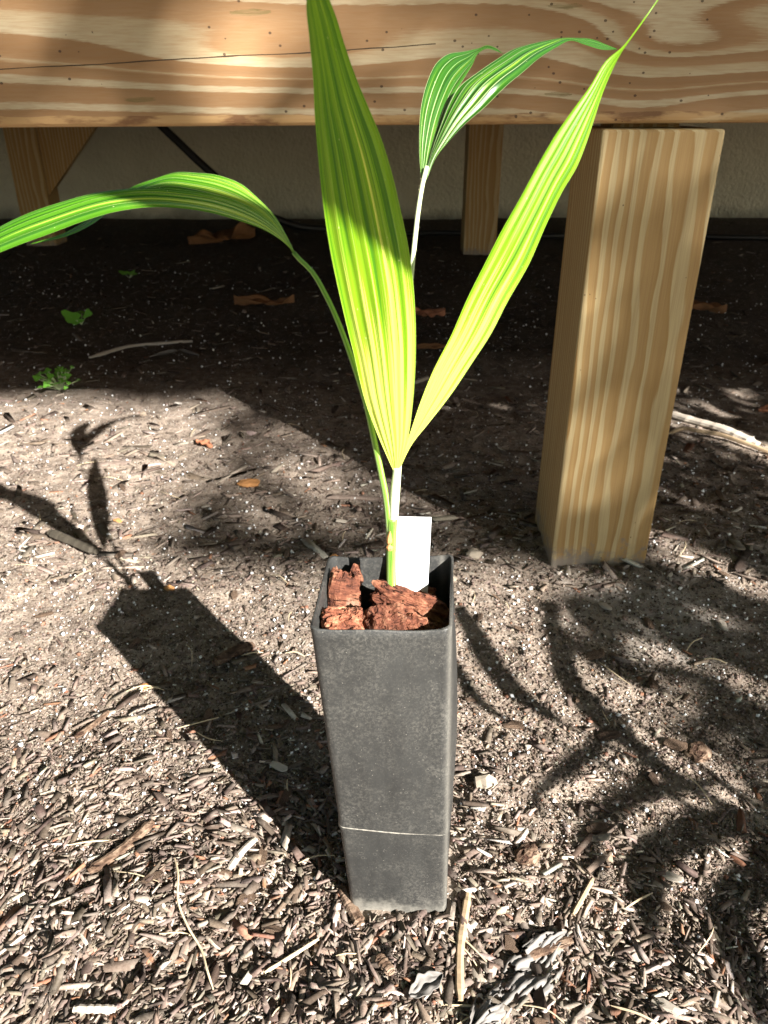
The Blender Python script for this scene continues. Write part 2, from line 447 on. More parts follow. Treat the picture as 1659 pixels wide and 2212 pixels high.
# ------------------------------------------------------------------ ground: one sheet, fine where it is close
def axis(fine0, fine1, step, far0, far1, grow=1.07):
    a = list(np.arange(fine0, fine1, step)); s = step
    r = [a[-1]]
    while r[-1] < far1: s *= grow; r.append(r[-1] + s)
    s = step; l = [a[0]]
    while l[-1] > far0: s *= grow; l.append(l[-1] - s)
    return np.array(l[:0:-1] + a + r[1:])
gx = axis(-.62, .62, .0042, -40, 40); gy = axis(.24, 1.35, .0042, -40, 60)
X, Y = np.meshgrid(gx, gy)
Z = gh(X, Y)
nx, ny = len(gx), len(gy)
I = (np.arange(ny - 1)[:, None] * nx + np.arange(nx - 1)).ravel()
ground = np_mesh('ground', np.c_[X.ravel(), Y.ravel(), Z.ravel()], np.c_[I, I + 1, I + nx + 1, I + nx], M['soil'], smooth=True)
tag(ground, 'dark crumbly garden soil reaching under the timber deck to the wall', 'soil', kind='structure')

# ------------------------------------------------------------------ house wall behind
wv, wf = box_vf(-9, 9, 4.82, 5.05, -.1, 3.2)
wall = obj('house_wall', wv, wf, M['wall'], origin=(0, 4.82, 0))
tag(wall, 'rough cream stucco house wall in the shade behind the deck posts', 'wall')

# ------------------------------------------------------------------ timber deck
deck = root('raised_deck', (0, .97, 0))
tag(deck, 'raised pine deck with a broad grained front beam on square posts', 'deck')
def shear(V): return [Vector((v.x, v.y, v.z + .0055 * v.x)) for v in V]
bv, bf = box_vf(-4.6, 4.6, .969, 1.059, .578, .866, .007, 3)
obj('beam', shear(bv), bf, M['beam'], deck)
def post(name, x0, x1, y0, y1, top, mat, lean=(0, 0), parent=deck, core=True):
    V, F = box_vf(x0, x1, y0, y1, -.06, top, .0035, 2)
    V = [Vector((v.x + lean[0] * v.z, v.y + lean[1] * v.z, v.z)) for v in V]
    if core:
        a, b = box_vf(x0 + .03, x1 - .03, y0 + .07, y1 - .01, top - .05, top + .03)
        n = len(V); V += a; F += [[i + n for i in f] for f in b]
    cx, cy = (x0 + x1) / 2, (y0 + y1) / 2
    me = bpy.data.meshes.new(name)
    me.from_pydata([(v.x - cx, v.y - cy, v.z) for v in V], [], F); me.materials.append(mat); me.update()
    o = bpy.data.objects.new(name, me); COL.objects.link(o); o.parent = parent
    o.location = Vector((cx, cy, 0)) - Vector(parent['_o'])
    return o
post('post', .2455, .3845, .963, 1.102, .5745, M['post'])
post('post', -1.712, -1.566, 3.85, 3.99, .575, M['rear_post'])
post('post', .356, .502, 3.60, 3.74, .575, M['rear_post'])
post('post', 1.75, 1.89, .963, 1.102, .58, M['post'])
post('post', -1.95, -1.81, .963, 1.102, .565, M['post'])
for px in (-4.4, 4.2):
    post('post', px, px + .14, .975, 1.114, .548 if px < 0 else .595, M['post'])
    post('post', px, px + .14, 3.70, 3.84, .575, M['rear_post'])
# knee brace on the left rear post: a triangular gusset piece of sawn pine
P = [(-1.560, .20), (-1.560, .58), (-1.20, .58), (-1.275, .58)]
yb = 3.875
tri = [(-1.566, .22), (-1.566, .575), (-1.235, .575)]
V = [Vector((x, yb, z)) for x, z in tri] + [Vector((x, yb + .04, z)) for x, z in tri]
obj('knee_brace', V, [[0, 1, 2][::-1], [3, 4, 5], [0, 1, 4, 3], [1, 2, 5, 4], [2, 0, 3, 5]], M['brace'], deck)
bv, bf = box_vf(-4.6, 4.6, 3.83, 3.92, .576, .6995, .005, 2)
obj('rear_beam', bv, bf, M['deck'], deck)
for k in range(12):
    x = -4.4 + .8 * k
    bv, bf = box_vf(x - .019, x + .019, 1.0595, 4.815, .70, .866, .003, 1)
    obj('joist', bv, bf, M['deck'], deck)
for k in range(26):
    y = .955 + k * .1485
    bv, bf = box_vf(-4.65, 4.65, y, y + .1445, .868, .905, .004, 1)
    obj('deck_board', bv, bf, M['deck'], deck)

# ------------------------------------------------------------------ tubing under the deck
V, F = tube(catmull([(-1.22, 4.30, .60), (-1.10, 4.3, .487), (-.889, 4.3, .287), (-.70, 4.3, .13), (-.45, 4.33, .02), (-.2, 4.4, .0)], 30), .020, 10)
o = obj('drain_hose', V, F, M['hose'], origin=(-.45, 4.3, 0), smooth=True)
tag(o, 'black hose slanting down to the soil before the stucco wall', 'hose')
V, F = tube(catmull([(-.1, 4.05, .012), (.3, 4.15, .014), (.7, 4.05, .012), (1.2, 4.1, .014), (1.8, 4.0, .012), (2.6, 4.05, .012)], 60), .014, 10)
o = obj('irrigation_tube', V, F, M['hose'], origin=(1.2, 4.1, 0), smooth=True)
tag(o, 'black irrigation tube lying along the foot of the stucco wall', 'tube')

# ------------------------------------------------------------------ tall square pot
def rsq(corners, rad, n=6, bulge=(0, 0, 0, 0), z=0.):
    """rounded quadrilateral; corners FL, FR, BR, BL as (x, y); bulge outwards per side front, right, back, left"""
    out = []
    c = [Vector((*q, 0)) for q in corners]
    cen = sum(c, Vector()) / 4
    for i in range(4):
        p = c[i]; a = (c[i - 1] - p).normalized(); b = (c[(i + 1) % 4] - p).normalized()
        s = p + a * rad; e = p + b * rad; o_ = p + (a + b) * rad
        for k in range(n + 1):
            t = k / n
            w = (s - o_) * math.cos(t * math.pi / 2) + (e - o_) * math.sin(t * math.pi / 2)
            out.append(o_ + w)
        q = c[(i + 1) % 4]
        nrm = Vector(((q - p).y, -(q - p).x, 0)).normalized()
        s2 = e; e2 = q + (p - q).normalized() * rad
        for k in range(1, 9):
            t = k / 9
            out.append(s2.lerp(e2, t) + nrm * bulge[i] * math.sin(math.pi * t))
    return [Vector((v.x, v.y, z)) for v in out]
BOT = [(-.0275, .4135), (.0520, .4060), (.0590, .4860), (-.0205, .4930)]
TOP = [(-.0486, .4050), (.0440, .4050), (.0525, .4990), (-.0420, .4972)]
def ring(t, inset=0., z=None, bul=0., rad=.006, wave=0.):
    cs = []
    for a, b in zip(BOT, TOP):
        x = a[0] + (b[0] - a[0]) * t; y = a[1] + (b[1] - a[1]) * t
        cs.append(Vector((x, y, 0)))
    cen = sum(cs, Vector()) / 4
    cs = [c + Vector((-inset if c.x > cen.x else inset, -inset if c.y > cen.y else inset, 0)) for c in cs]
    zz = -.006 + t * .303 if z is None else z
    R = rsq([(c.x, c.y) for c in cs], rad, 5, (bul * .3, bul, bul * .3, bul * .2), zz)
    if wave:
        for i, v in enumerate(R):
            d = max(abs(v.x - cen.x), abs(v.y - cen.y)); k = min(abs(v.x - cen.x), abs(v.y - cen.y)) / .047
            v.z += wave * (k**3 - .4) + .0006 * math.sin(i * .9)
    return R
rings = []
for t, ins, b in [(0, .003, 0), (.004, .0008, 0), (.01, 0, 0), (.08, 0, .0005), (.16, 0, .001), (.355, 0, .003), (.3600, 0, .003), (.3612, -.0008, .003), (.366, -.0008, .003), (.40, 0, .0035), (.45, 0, .0045), (.55, 0, .0055), (.65, 0, .0055), (.75, 0, .0048), (.84, 0, .0035), (.92, 0, .002), (.975, 0, .0006)]:
    rings.append(ring(t, ins, None, b))
rings.append(ring(1.0, -.0004, None, 0, .006, .0022))
rings.append(ring(1.0, .0003, .2978, 0, .006, .0022))
rings.append(ring(1.0, .0014, .2976, 0, .006, .0022))
rings.append(ring(.99, .0019, None, 0, .006, .0015))
rings.append(ring(.9, .0021, None, .001))
rings.append(ring(.72, .0024, None, .003))
n = len(rings[0]); V = [v for r in rings for v in r]; F = []
for i in range(len(rings) - 1):
    for k in range(n):
        k2 = (k + 1) % n
        F.append([i*n + k, i*n + k2, (i+1)*n + k2, (i+1)*n + k])
F.append(list(range(n))[::-1])
F.append([(len(rings) - 1)*n + k for k in range(n)])
pot = obj('tree_pot', V, F, M['pot'], origin=(.015, .45, 0), smooth=True)
mod = pot.modifiers.new('edges', 'EDGE_SPLIT'); mod.split_angle = math.radians(50)
tag(pot, 'tall narrow square black plastic nursery pot with dusty sides', 'pot')

# potting mix inside
S = [ring(.84, .0023, .2525, .003), ring(.84, .02, .254), ring(.84, .036, .2545)]
V = [v for r in S for v in r]
V = [Vector((v.x, v.y, v.z + .004 * math.sin(v.x * 300) * math.cos(v.y * 260))) for v in V]
F = []
for i in range(2):
    for k in range(n):
        k2 = (k + 1) % n; F.append([i*n + k, i*n + k2, (i+1)*n + k2, (i+1)*n + k])
F.append([2*n + k for k in range(n)])
o = obj('potting_mix', V, F, M['bark_brown'], origin=(.005, .45, .2525))
tag(o, 'dark potting mix between the bark chunks in the pot', 'potting mix', kind='stuff')

# ------------------------------------------------------------------ bark chunks in the pot
def chunk(size, seed, layers=6., rough=.20, p=3.4, sub=4, groove=0.):
    bm = bmesh.new(); bmesh.ops.create_icosphere(bm, subdivisions=sub, radius=1)
    off = Vector((seed * 3.7, seed * 1.3, seed * 7.1))
    for v in bm.verts:
        d = v.co.normalized()
        k = (abs(d.x)**p + abs(d.y)**p + abs(d.z)**p) ** (-1 / p)
        q = d * k
        w = mnoise.noise(q * 1.1 + off) * .30 + mnoise.noise(q * 2.7 + off) * rough + mnoise.noise(q * 7. + off) * rough * .35
        q = q * (1 + w)
        st = math.floor((q.z + mnoise.noise(Vector((q.x * 2.2, q.y * 2.2, seed))) * .5) * layers) / layers
        ed = mnoise.noise(Vector((st * 9 + seed, q.x * 1.7, q.y * 1.7)))
        q.x *= 1 + .16 * ed; q.y *= 1 + .16 * mnoise.noise(Vector((st * 7 - seed, q.x, q.y * 3)))
        q.z = q.z * .55 + st * .45
        if groove:
            gr = abs(mnoise.noise(Vector((q.x * 1.1 + seed, q.y * 4.2 + .8 * mnoise.noise(q * 1.5 + off), seed)))) + .5 * abs(mnoise.noise(Vector((q.x * 2.6, q.y * 11. + seed, q.z * 5.))))
            q.z += groove * (gr - .45) * (1 if q.z > 0 else -1) * 1.6
            q.y += groove * .5 * mnoise.noise(Vector((q.x * 3., q.z * 7., seed)))
        v.co = Vector((q.x * size[0], q.y * size[1], q.z * size[2]))
    bm.verts.index_update()
    V = [v.co.copy() for v in bm.verts]; F = [[v.index for v in f.verts] for f in bm.faces]
    bm.free(); return V, F
def place(name, V, F, mat, loc, rot, smooth=False):
    me = bpy.data.meshes.new(name)
    me.from_pydata([tuple(v) for v in V], [], F); me.materials.append(mat)
    me.update()
    o = bpy.data.objects.new(name, me); COL.objects.link(o)
    o.location = loc; o.rotation_euler = [math.radians(a) for a in rot]
    if smooth: me.polygons.foreach_set('use_smooth', [True] * len(me.polygons))
    return o
for lab, loc, size, rot, sd in (
    ('upright reddish bark slab leaning in the left back of the black pot', (-.0295, .4660, .2740), (.0110, .0085, .0260), (-28, 14, 10), 1.),
    ('blocky orange-brown bark chunk at the left front of the black pot', (-.0275, .4320, .2800), (.0135, .0120, .0145), (28, 4, 8), 2.3),
    ('long reddish bark chunk lying across the pot in front of the white tag', (.0190, .4570, .2815), (.0270, .0095, .0120), (30, 17, -10), 3.6),
    ('pale crusted wedge of bark at the middle front of the pot', (-.0015, .4320, .2820), (.0125, .0120, .0150), (38, 28, 30), 4.2),
    ('flat bark chunk at the right front of the black pot', (.0230, .4290, .2760), (.0135, .0115, .0105), (25, 16, -14), 5.9),
    ('dark shaded bark piece wedged behind the white tag', (.0250, .4870, .2700), (.0130, .0055, .0080), (10, 0, -8), 6.4),
    ('small smooth bark sliver between two larger chunks in the pot', (.0120, .4385, .2790), (.0075, .0050, .0070), (20, -20, 25), 7.7),
    ('dark bark chunk low in the right corner of the black pot', (.0355, .4420, .2700), (.0075, .0110, .0080), (5, 8, 0), 8.2)):
    V, F = chunk(size, sd, 4., .13, 4.6, 5, .16)
    o = place('bark_chunk', V, F, M['bark'], loc, rot)
    tag(o, lab, 'bark', 'bark chunks filling the pot')

# ------------------------------------------------------------------ plant label
def slab(quad, th):
    q = [Vector(p) for p in quad]; nr = (q[1] - q[0]).cross(q[3] - q[0]).normalized() * th
    V = q + [p + nr for p in q]
    return V, [[0, 1, 2, 3][::-1], [4, 5, 6, 7], [0, 1, 5, 4], [1, 2, 6, 5], [2, 3, 7, 6], [3, 0, 4, 7]]
V, F = slab([(.0030, .4760, .245), (.0318, .4745, .245), (.0346, .4930, .3337), (.0062, .4970, .3323)], .0007)
o = obj('plant_tag', V, F, M['tag'], origin=(.018, .475, .25))
tag(o, 'blank white plastic plant tag standing beside the palm stem', 'plant tag')

# ------------------------------------------------------------------ palm seedling (edges of each blade in metres)
C1L = [(0.0069,0.4630,0.3831), (-0.0051,0.4547,0.4167), (-0.0113,0.4494,0.4372), (-0.0175,0.4409,0.4689), (-0.0236,0.4315,0.5006), (-0.0286,0.4213,0.5319), (-0.0309,0.4101,0.5579), (-0.0315,0.3990,0.5794), (-0.0314,0.3902,0.5950), (-0.0307,0.3813,0.6093), (-0.0308,0.3713,0.6240), (-0.0306,0.3625,0.6359), (-0.0288,0.3580,0.6414)]
C1R = [(0.0088,0.4630,0.3831), (0.0145,0.4601,0.4049), (0.0176,0.4565,0.4316), (0.0188,0.4520,0.4627), (0.0179,0.4475,0.4916), (0.0158,0.4439,0.5133), (0.0123,0.4403,0.5337), (0.0088,0.4364,0.5484), (0.0036,0.4232,0.5697), (-0.0021,0.4112,0.5868), (-0.0074,0.4018,0.5986), (-0.0123,0.3925,0.6096), (-0.0171,0.3804,0.6230), (-0.0202,0.3706,0.6328), (-0.0236,0.3634,0.6391), (-0.0288,0.3580,0.6414)]
C2L = [(0.0081,0.4630,0.3851), (0.0167,0.4643,0.4113), (0.0223,0.4653,0.4299), (0.0306,0.4665,0.4524), (0.0413,0.4679,0.4753), (0.0490,0.4691,0.4947), (0.0602,0.4706,0.5187), (0.0675,0.4716,0.5341), (0.0774,0.4752,0.5513), (0.0897,0.4810,0.5727), (0.0970,0.4843,0.5845), (0.1056,0.4878,0.5961), (0.1153,0.4916,0.6086), (0.1236,0.4952,0.6211), (0.1324,0.4978,0.6278), (0.1407,0.5010,0.6379), (0.1503,0.5050,0.6505)]
C2R = [(0.0100,0.4630,0.3851), (0.0184,0.4661,0.4024), (0.0288,0.4689,0.4158), (0.0434,0.4730,0.4349), (0.0547,0.4766,0.4522), (0.0672,0.4807,0.4719), (0.0766,0.4846,0.4912), (0.0884,0.4892,0.5127), (0.0981,0.4929,0.5364), (0.1063,0.4947,0.5544), (0.1134,0.4960,0.5669), (0.1177,0.4972,0.5792), (0.1216,0.4986,0.5936), (0.1244,0.4997,0.6042), (0.1327,0.5018,0.6241), (0.1433,0.5036,0.6392), (0.1509,0.5050,0.6500)]
B1L = [(0.0261,0.5850,0.5521), (0.0245,0.5972,0.5730), (0.0256,0.6116,0.5979), (0.0310,0.6241,0.6150), (0.0385,0.6406,0.6264), (0.0460,0.6504,0.6312), (0.0593,0.6643,0.6339), (0.0715,0.6768,0.6367), (0.0785,0.6840,0.6389), (0.0862,0.6916,0.6375), (0.0941,0.7000,0.6339)]
B1R = [(0.0287,0.5850,0.5521), (0.0356,0.6078,0.5725), (0.0410,0.6227,0.5860), (0.0469,0.6369,0.5991), (0.0532,0.6483,0.6084), (0.0588,0.6576,0.6158), (0.0657,0.6688,0.6249), (0.0715,0.6793,0.6338), (0.0781,0.6858,0.6371), (0.0861,0.6926,0.6360), (0.0945,0.7000,0.6333)]
B2L = [(0.0274,0.5850,0.5521), (0.0351,0.5993,0.5729), (0.0408,0.6087,0.5864), (0.0468,0.6176,0.5991), (0.0532,0.6247,0.6087), (0.0666,0.6342,0.6181), (0.0822,0.6469,0.6275), (0.0934,0.6578,0.6336), (0.1103,0.6721,0.6388), (0.1278,0.6858,0.6420), (0.1452,0.6987,0.6443), (0.1628,0.7113,0.6451), (0.1813,0.7244,0.6412), (0.1894,0.7300,0.6392)]
B2R = [(0.0297,0.5850,0.5521), (0.0376,0.5903,0.5671), (0.0444,0.5934,0.5746), (0.0555,0.5982,0.5857), (0.0706,0.6039,0.5974), (0.0821,0.6086,0.6076), (0.0985,0.6290,0.6188), (0.1140,0.6512,0.6292), (0.1279,0.6685,0.6362), (0.1421,0.6846,0.6419), (0.1570,0.6993,0.6400), (0.1759,0.7172,0.6376), (0.1899,0.7300,0.6386)]
A1L = [(-0.0526,0.4700,0.5217), (-0.0603,0.4700,0.5343), (-0.0683,0.4700,0.5416), (-0.0807,0.4700,0.5493), (-0.0953,0.4700,0.5538), (-0.1127,0.4700,0.5560), (-0.1301,0.4700,0.5572), (-0.1475,0.4700,0.5564), (-0.1647,0.4680,0.5544), (-0.1819,0.4649,0.5504), (-0.1989,0.4617,0.5454), (-0.2166,0.4584,0.5382), (-0.2384,0.4542,0.5266), (-0.2587,0.4500,0.5121)]
A1R = [(-0.0516,0.4700,0.5209), (-0.0583,0.4684,0.5282), (-0.0670,0.4666,0.5343), (-0.0838,0.4635,0.5412), (-0.1003,0.4606,0.5460), (-0.1165,0.4577,0.5483), (-0.1329,0.4549,0.5486), (-0.1495,0.4520,0.5465), (-0.1665,0.4500,0.5420), (-0.1841,0.4480,0.5362), (-0.2016,0.4460,0.5306), (-0.2133,0.4446,0.5266), (-0.2348,0.4421,0.5181), (-0.2537,0.4400,0.5130)]
A2L = [(-0.0523,0.4720,0.5216), (-0.0576,0.4757,0.5317), (-0.0658,0.4804,0.5437), (-0.0741,0.4840,0.5511), (-0.0828,0.4874,0.5576), (-0.0950,0.4912,0.5618), (-0.1117,0.4960,0.5634), (-0.1246,0.4996,0.5632), (-0.1376,0.5000,0.5598), (-0.1504,0.5000,0.5560), (-0.1653,0.5000,0.5482), (-0.1811,0.5000,0.5371), (-0.1991,0.5000,0.5288), (-0.2193,0.5000,0.5230)]
A2R = [(-0.0539,0.4720,0.5221), (-0.0622,0.4743,0.5337), (-0.0737,0.4767,0.5431), (-0.0918,0.4796,0.5483), (-0.1100,0.4824,0.5520), (-0.1283,0.4851,0.5540), (-0.1477,0.4883,0.5499), (-0.1633,0.4910,0.5432), (-0.1766,0.4933,0.5353), (-0.1961,0.4965,0.5274), (-0.2194,0.5000,0.5225)]
PET_A = [(0.0040,0.4630,0.3342), (0.0027,0.4636,0.3521), (0.0011,0.4641,0.3660), (-0.0014,0.4646,0.3796), (-0.0065,0.4656,0.4059), (-0.0117,0.4666,0.4310), (-0.0187,0.4676,0.4550), (-0.0254,0.4685,0.4752), (-0.0347,0.4696,0.4974), (-0.0438,0.4704,0.5129), (-0.0504,0.4708,0.5192), (-0.0532,0.4710,0.5226)]
PET_C = [(0.0057,0.4630,0.3230), (0.0062,0.4630,0.3415), (0.0064,0.4630,0.3595), (0.0070,0.4630,0.3735), (0.0084,0.4630,0.3871)]
PET_B = [(0.0069,0.4660,0.3362), (0.0092,0.4814,0.3645), (0.0124,0.5045,0.4070), (0.0163,0.5322,0.4582), (0.0189,0.5507,0.4924), (0.0215,0.5631,0.5152), (0.0241,0.5739,0.5351), (0.0273,0.5829,0.5517), (0.0299,0.5880,0.5608)]
STEM = [(0.0055,0.4610,0.2853), (0.0051,0.4615,0.3008), (0.0050,0.4621,0.3197), (0.0053,0.4626,0.3381), (0.0059,0.4630,0.3488)]
RIB_B = [(0.0275,0.5860,0.5505), (0.0303,0.5953,0.5603), (0.0355,0.6072,0.5725), (0.0412,0.6201,0.5861), (0.0473,0.6323,0.5991), (0.0523,0.6400,0.6068)]
FROND = [([(0.091,0.860), (0.112,0.788), (0.128,0.727), (0.152,0.677), (0.191,0.634)], 0.021),
 ([(0.216,0.870), (0.211,0.801), (0.208,0.731), (0.220,0.673), (0.242,0.631), (0.264,0.591), (0.290,0.558)], 0.023),
 ([(0.254,0.653), (0.198,0.586), (0.163,0.566), (0.142,0.540), (0.141,0.510)], 0.015),
 ([(0.323,0.558), (0.285,0.550), (0.235,0.540), (0.200,0.520), (0.180,0.487), (0.175,0.442)], 0.014),
 ([(0.366,0.510), (0.329,0.505), (0.282,0.501), (0.241,0.485), (0.216,0.454), (0.207,0.415), (0.208,0.383)], 0.022),
 ([(0.401,0.487), (0.345,0.463), (0.308,0.444), (0.278,0.419), (0.268,0.391), (0.268,0.358), (0.270,0.313)], 0.026),
 ([(0.058,0.767), (0.083,0.720), (0.106,0.666), (0.133,0.637)], 0.012),
 ]
SHADE_EDGE = [(-0.654,1.168), (-0.635,1.164), (-0.614,1.161), (-0.587,1.154), (-0.566,1.146), (-0.518,1.104), (-0.495,1.083)]

palm = root('palm_seedling', (.0055, .461, .262))
tag(palm, 'young palm seedling with split pleated green leaves growing from the pot', 'palm')
def blade(Lp, Rp, name, mat, pleats=5, amp=.03, arch=.1, face=(0, -1, .2), nv=70, fold=0., parent=None):
    nu = pleats * 6 + 1
    A = catmull(Lp, nv); B = catmull(Rp, nv)
    mid = (A + B) / 2
    T = np.gradient(mid, axis=0); W = B - A
    N = np.cross(T, W); N /= np.maximum(np.linalg.norm(N, axis=1, keepdims=True), 1e-9)
    f = np.array(face); N *= np.where((N @ f) < 0, -1, 1)[:, None]
    for _ in range(6):
        N[1:-1] = (N[:-2] + N[1:-1] * 2 + N[2:]) / 4
    N /= np.maximum(np.linalg.norm(N, axis=1, keepdims=True), 1e-9)
    wd = np.linalg.norm(W, axis=1)
    V, F, UV = [], [], []
    for i in range(nv):
        v = i / (nv - 1)
        for k in range(nu):
            u = k / (nu - 1)
            tr = abs(((u * pleats) % 1) - .5) * 2
            env = min(1, 4 * (1 - v)) * (.5 + .5 * math.exp(-2 * v))
            h = arch * 4 * u * (1 - u) * wd[i] - fold * (1 - abs(2*u - 1)) * wd[i] + amp * (tr - .5) * wd[i] * env
            h += .0006 * mnoise.noise(Vector((u * 3, v * 5, arch * 40)))
            V.append(Vector(A[i] * (1 - u) + B[i] * u + N[i] * h)); UV.append((u, v))
    for i in range(nv - 1):
        for k in range(nu - 1):
            F.append([i*nu + k, i*nu + k + 1, (i+1)*nu + k + 1, (i+1)*nu + k])
    o = obj(name, V, F, mat, parent or palm, smooth=True)
    uv = o.data.uv_layers.new(name='UVMap')
    for l in o.data.loops: uv.data[l.index].uv = UV[l.vertex_index]
    return o
def stalk(name, P, r0, r1, mat, sides=10, n=40, parent=None, flat=1.):
    C = catmull(P, n); V, F = tube(C, list(np.linspace(r0, r1, n)), sides, flat)
    o = obj(name, V, F, mat, parent or palm, smooth=True)
    uv = o.data.uv_layers.new(name='UVMap')
    for l in o.data.loops:
        i, k = divmod(l.vertex_index, sides); uv.data[l.index].uv = (k / sides, i / n)
    return o
stalk('stem', STEM, .0037, .0034, M['petiole'])
pa = stalk('petiole', PET_A, .0024, .0014, M['petiole'])
pc = stalk('petiole', PET_C, .0030, .0023, M['petiole_pale'])
pb = stalk('petiole', PET_B, .0023, .0016, M['petiole_pale'])
blade(C1L, C1R, 'leaf_blade', M['leafC'], 7, .065, .10, (.3, -1, .2), 90, parent=pc)
blade(C2L, C2R, 'leaf_blade', M['leafC'], 6, .07, .08, (.3, -1, .2), 90, parent=pc)
blade(B1L, B1R, 'leaf_blade', M['leafB'], 5, .08, .14, (.0, -1, .4), parent=pb)
blade(B2L, B2R, 'leaf_blade', M['leafB'], 5, .08, .12, (.0, -1, .4), parent=pb)
blade(A1L, A1R, 'leaf_blade', M['leafA'], 5, .08, .12, (.0, -1, .6), 80, parent=pa)
blade(A2L, A2R, 'leaf_blade', M['leafA'], 4, .05, .12, (.0, -.6, 1), 80, parent=pa)
stalk('midrib', RIB_B, .0012, .0005, M['rib'], parent=pb)
# torn papery sheath where the lowest petiole leaves the stem
V, F = tube(catmull([(.0042, .4600, .326), (.0036, .4592, .334), (.0042, .4588, .341)], 8), [.0022, .0026, .0009, .002, .002, .0016, .001, .0003], 7)
obj('sheath', V, F, M['orange'], palm)
# short hairs along the pale petiole
hv, hf = [], []
C = catmull(PET_B, 60)
for i in range(14, 58):
    for q in range(2):
        a = random.uniform(0, 6.28); d = Vector((math.cos(a), math.sin(a), random.uniform(-.3, .5))) * random.uniform(.0025, .0038)
        p = Vector(C[i]); b = len(hv)
        s_ = Vector((0, 0, .00022)); t_ = d.cross(s_).normalized() * .0002
        hv += [p + s_, p - s_, p + t_, p + d]; hf += [[b, b+1, b+3], [b+1, b+2, b+3], [b+2, b, b+3]]
obj('petiole_hair', hv, hf, M['straw'], pb)
# ------------------------------------------------------------------ mulch
def in_pot(x, y, m=.0):
    return (x > -.032 - m) & (x < .062 + m) & (y > .403 - m) & (y < .496 + m)
def in_post(x, y):
    return (x > .24) & (x < .39) & (y > .957) & (y < 1.108)
PAL = np.array([(.080, .058, .044), (.148, .111, .086), (.228, .176, .138), (.315, .250, .200), (.44, .365, .30), (.67, .60, .51), (.28, .140, .085)])
PW = np.array([.18, .27, .26, .15, .075, .035, .03]); PW = PW / PW.sum()
def scatter(n, y0, y1, power=2., spread=.62, side=.34):
    """ground points, thinning out with distance"""
    u = RNG.random(n)
    if power == 1.: y = y0 * (y1 / y0) ** u
    else: y = (y0 ** (1 - power) + u * (y1 ** (1 - power) - y0 ** (1 - power))) ** (1 / (1 - power))
    x = (RNG.random(n) * 2 - 1) * (side + spread * (y - .3))
    ok = ~(in_pot(x, y) | in_post(x, y))
    return x[ok], y[ok]
def rotmats(yaw, pitch, roll):
    cy, sy, cp, sp, cr, sr = np.cos(yaw), np.sin(yaw), np.cos(pitch), np.sin(pitch), np.cos(roll), np.sin(roll)
    R = np.empty((len(yaw), 3, 3))
    R[:, 0] = np.c_[cy*cp, cy*sp*sr - sy*cr, cy*sp*cr + sy*sr]
    R[:, 1] = np.c_[sy*cp, sy*sp*sr + cy*cr, sy*sp*cr - cy*sr]
    R[:, 2] = np.c_[-sp, cp*sr, cp*cr]
    return R
BOXV = np.array([(-1, -1, -1), (1, -1, -1), (1, 1, -1), (-1, 1, -1), (-1, -1, 1), (1, -1, 1), (1, 1, 1), (-1, 1, 1)], float)
BOXF = np.array([(3, 2, 1, 0), (4, 5, 6, 7), (0, 1, 5, 4), (1, 2, 6, 5), (2, 3, 7, 6), (3, 0, 4, 7)])
OCV = np.array([(1, 0, 0), (0, 1, 0), (-1, 0, 0), (0, -1, 0), (0, 0, 1), (0, 0, -1)], float)
OCF = np.array([(0, 1, 4), (1, 2, 4), (2, 3, 4), (3, 0, 4), (1, 0, 5), (2, 1, 5), (3, 2, 5), (0, 3, 5)])
def pieces(name, x, y, L, Wd, H, lift, jit, BV, BF, mat, cols=None, tilt=.25, yaw=None):
    n = len(x)
    yaw = RNG.random(n) * 2 * np.pi if yaw is None else yaw
    R = rotmats(yaw, RNG.normal(0, tilt, n), RNG.normal(0, tilt * 1.3, n))
    v = BV[None] * (1 + RNG.normal(0, jit, (n, len(BV), 3)))
    # pinch the ends
    v[..., 1] *= np.where(np.abs(BV[None, :, 0]) > .5, RNG.uniform(.35, 1., (n, len(BV))), 1)
    v = v * np.stack([L, Wd, H], 1)[:, None] / 2
    v = np.einsum('nij,nkj->nki', R, v)
    v[..., 0] += x[:, None]; v[..., 1] += y[:, None]; v[..., 2] += (gh(x, y) + lift)[:, None]
    F = (np.arange(n)[:, None, None] * len(BV) + BF[None]).reshape(-1, BF.shape[1])
    c = None if cols is None else np.repeat(cols, len(BV), 0)
    return np_mesh(name, v.reshape(-1, 3), F, mat, c)
def cols(n, w=PW):
    c = PAL[RNG.choice(len(PAL), n, p=w)]
    return c * RNG.uniform(.7, 1.3, (n, 1)) * RNG.uniform(.94, 1.06, (n, 3))
# shredded chips near by and further back
x, y = scatter(100000, .25, 1.5, 2.2)
keep = RNG.random(len(x)) < np.clip(.95 - 1.0 * np.clip((x - .02) / .10, 0, 1) * np.clip((y - .33) / .08, 0, 1) * .62 - .45 * np.clip((y - .5) / .25, 0, 1), .2, 1)
x, y = x[keep], y[keep]
n = len(x); L = RNG.lognormal(np.log(.0047), .62, n); L = np.clip(L, .0018, .028)
fresh = np.clip((.62 - y) / .25, 0, 1)
L *= .72 + .4 * fresh
yaw = np.where(RNG.random(n) < .5, .7 + 5 * vn(x, y, .12, 9) + RNG.normal(0, .45, n), RNG.random(n) * 6.3)
o = pieces('mulch', x, y, L, np.minimum(L * RNG.uniform(.10, .55, n), .0050), np.minimum(L * RNG.uniform(.06, .18, n), .0019), RNG.uniform(-.0015, .0030, n) + .003 * fresh * RNG.random(n), .24, BOXV, BOXF, M['chip'], cols(n), .17, yaw)
tag(o, 'shredded brown bark mulch covering the ground around the pot', 'mulch', kind='stuff')
x, y = scatter(5200, .25, .75, 2.)
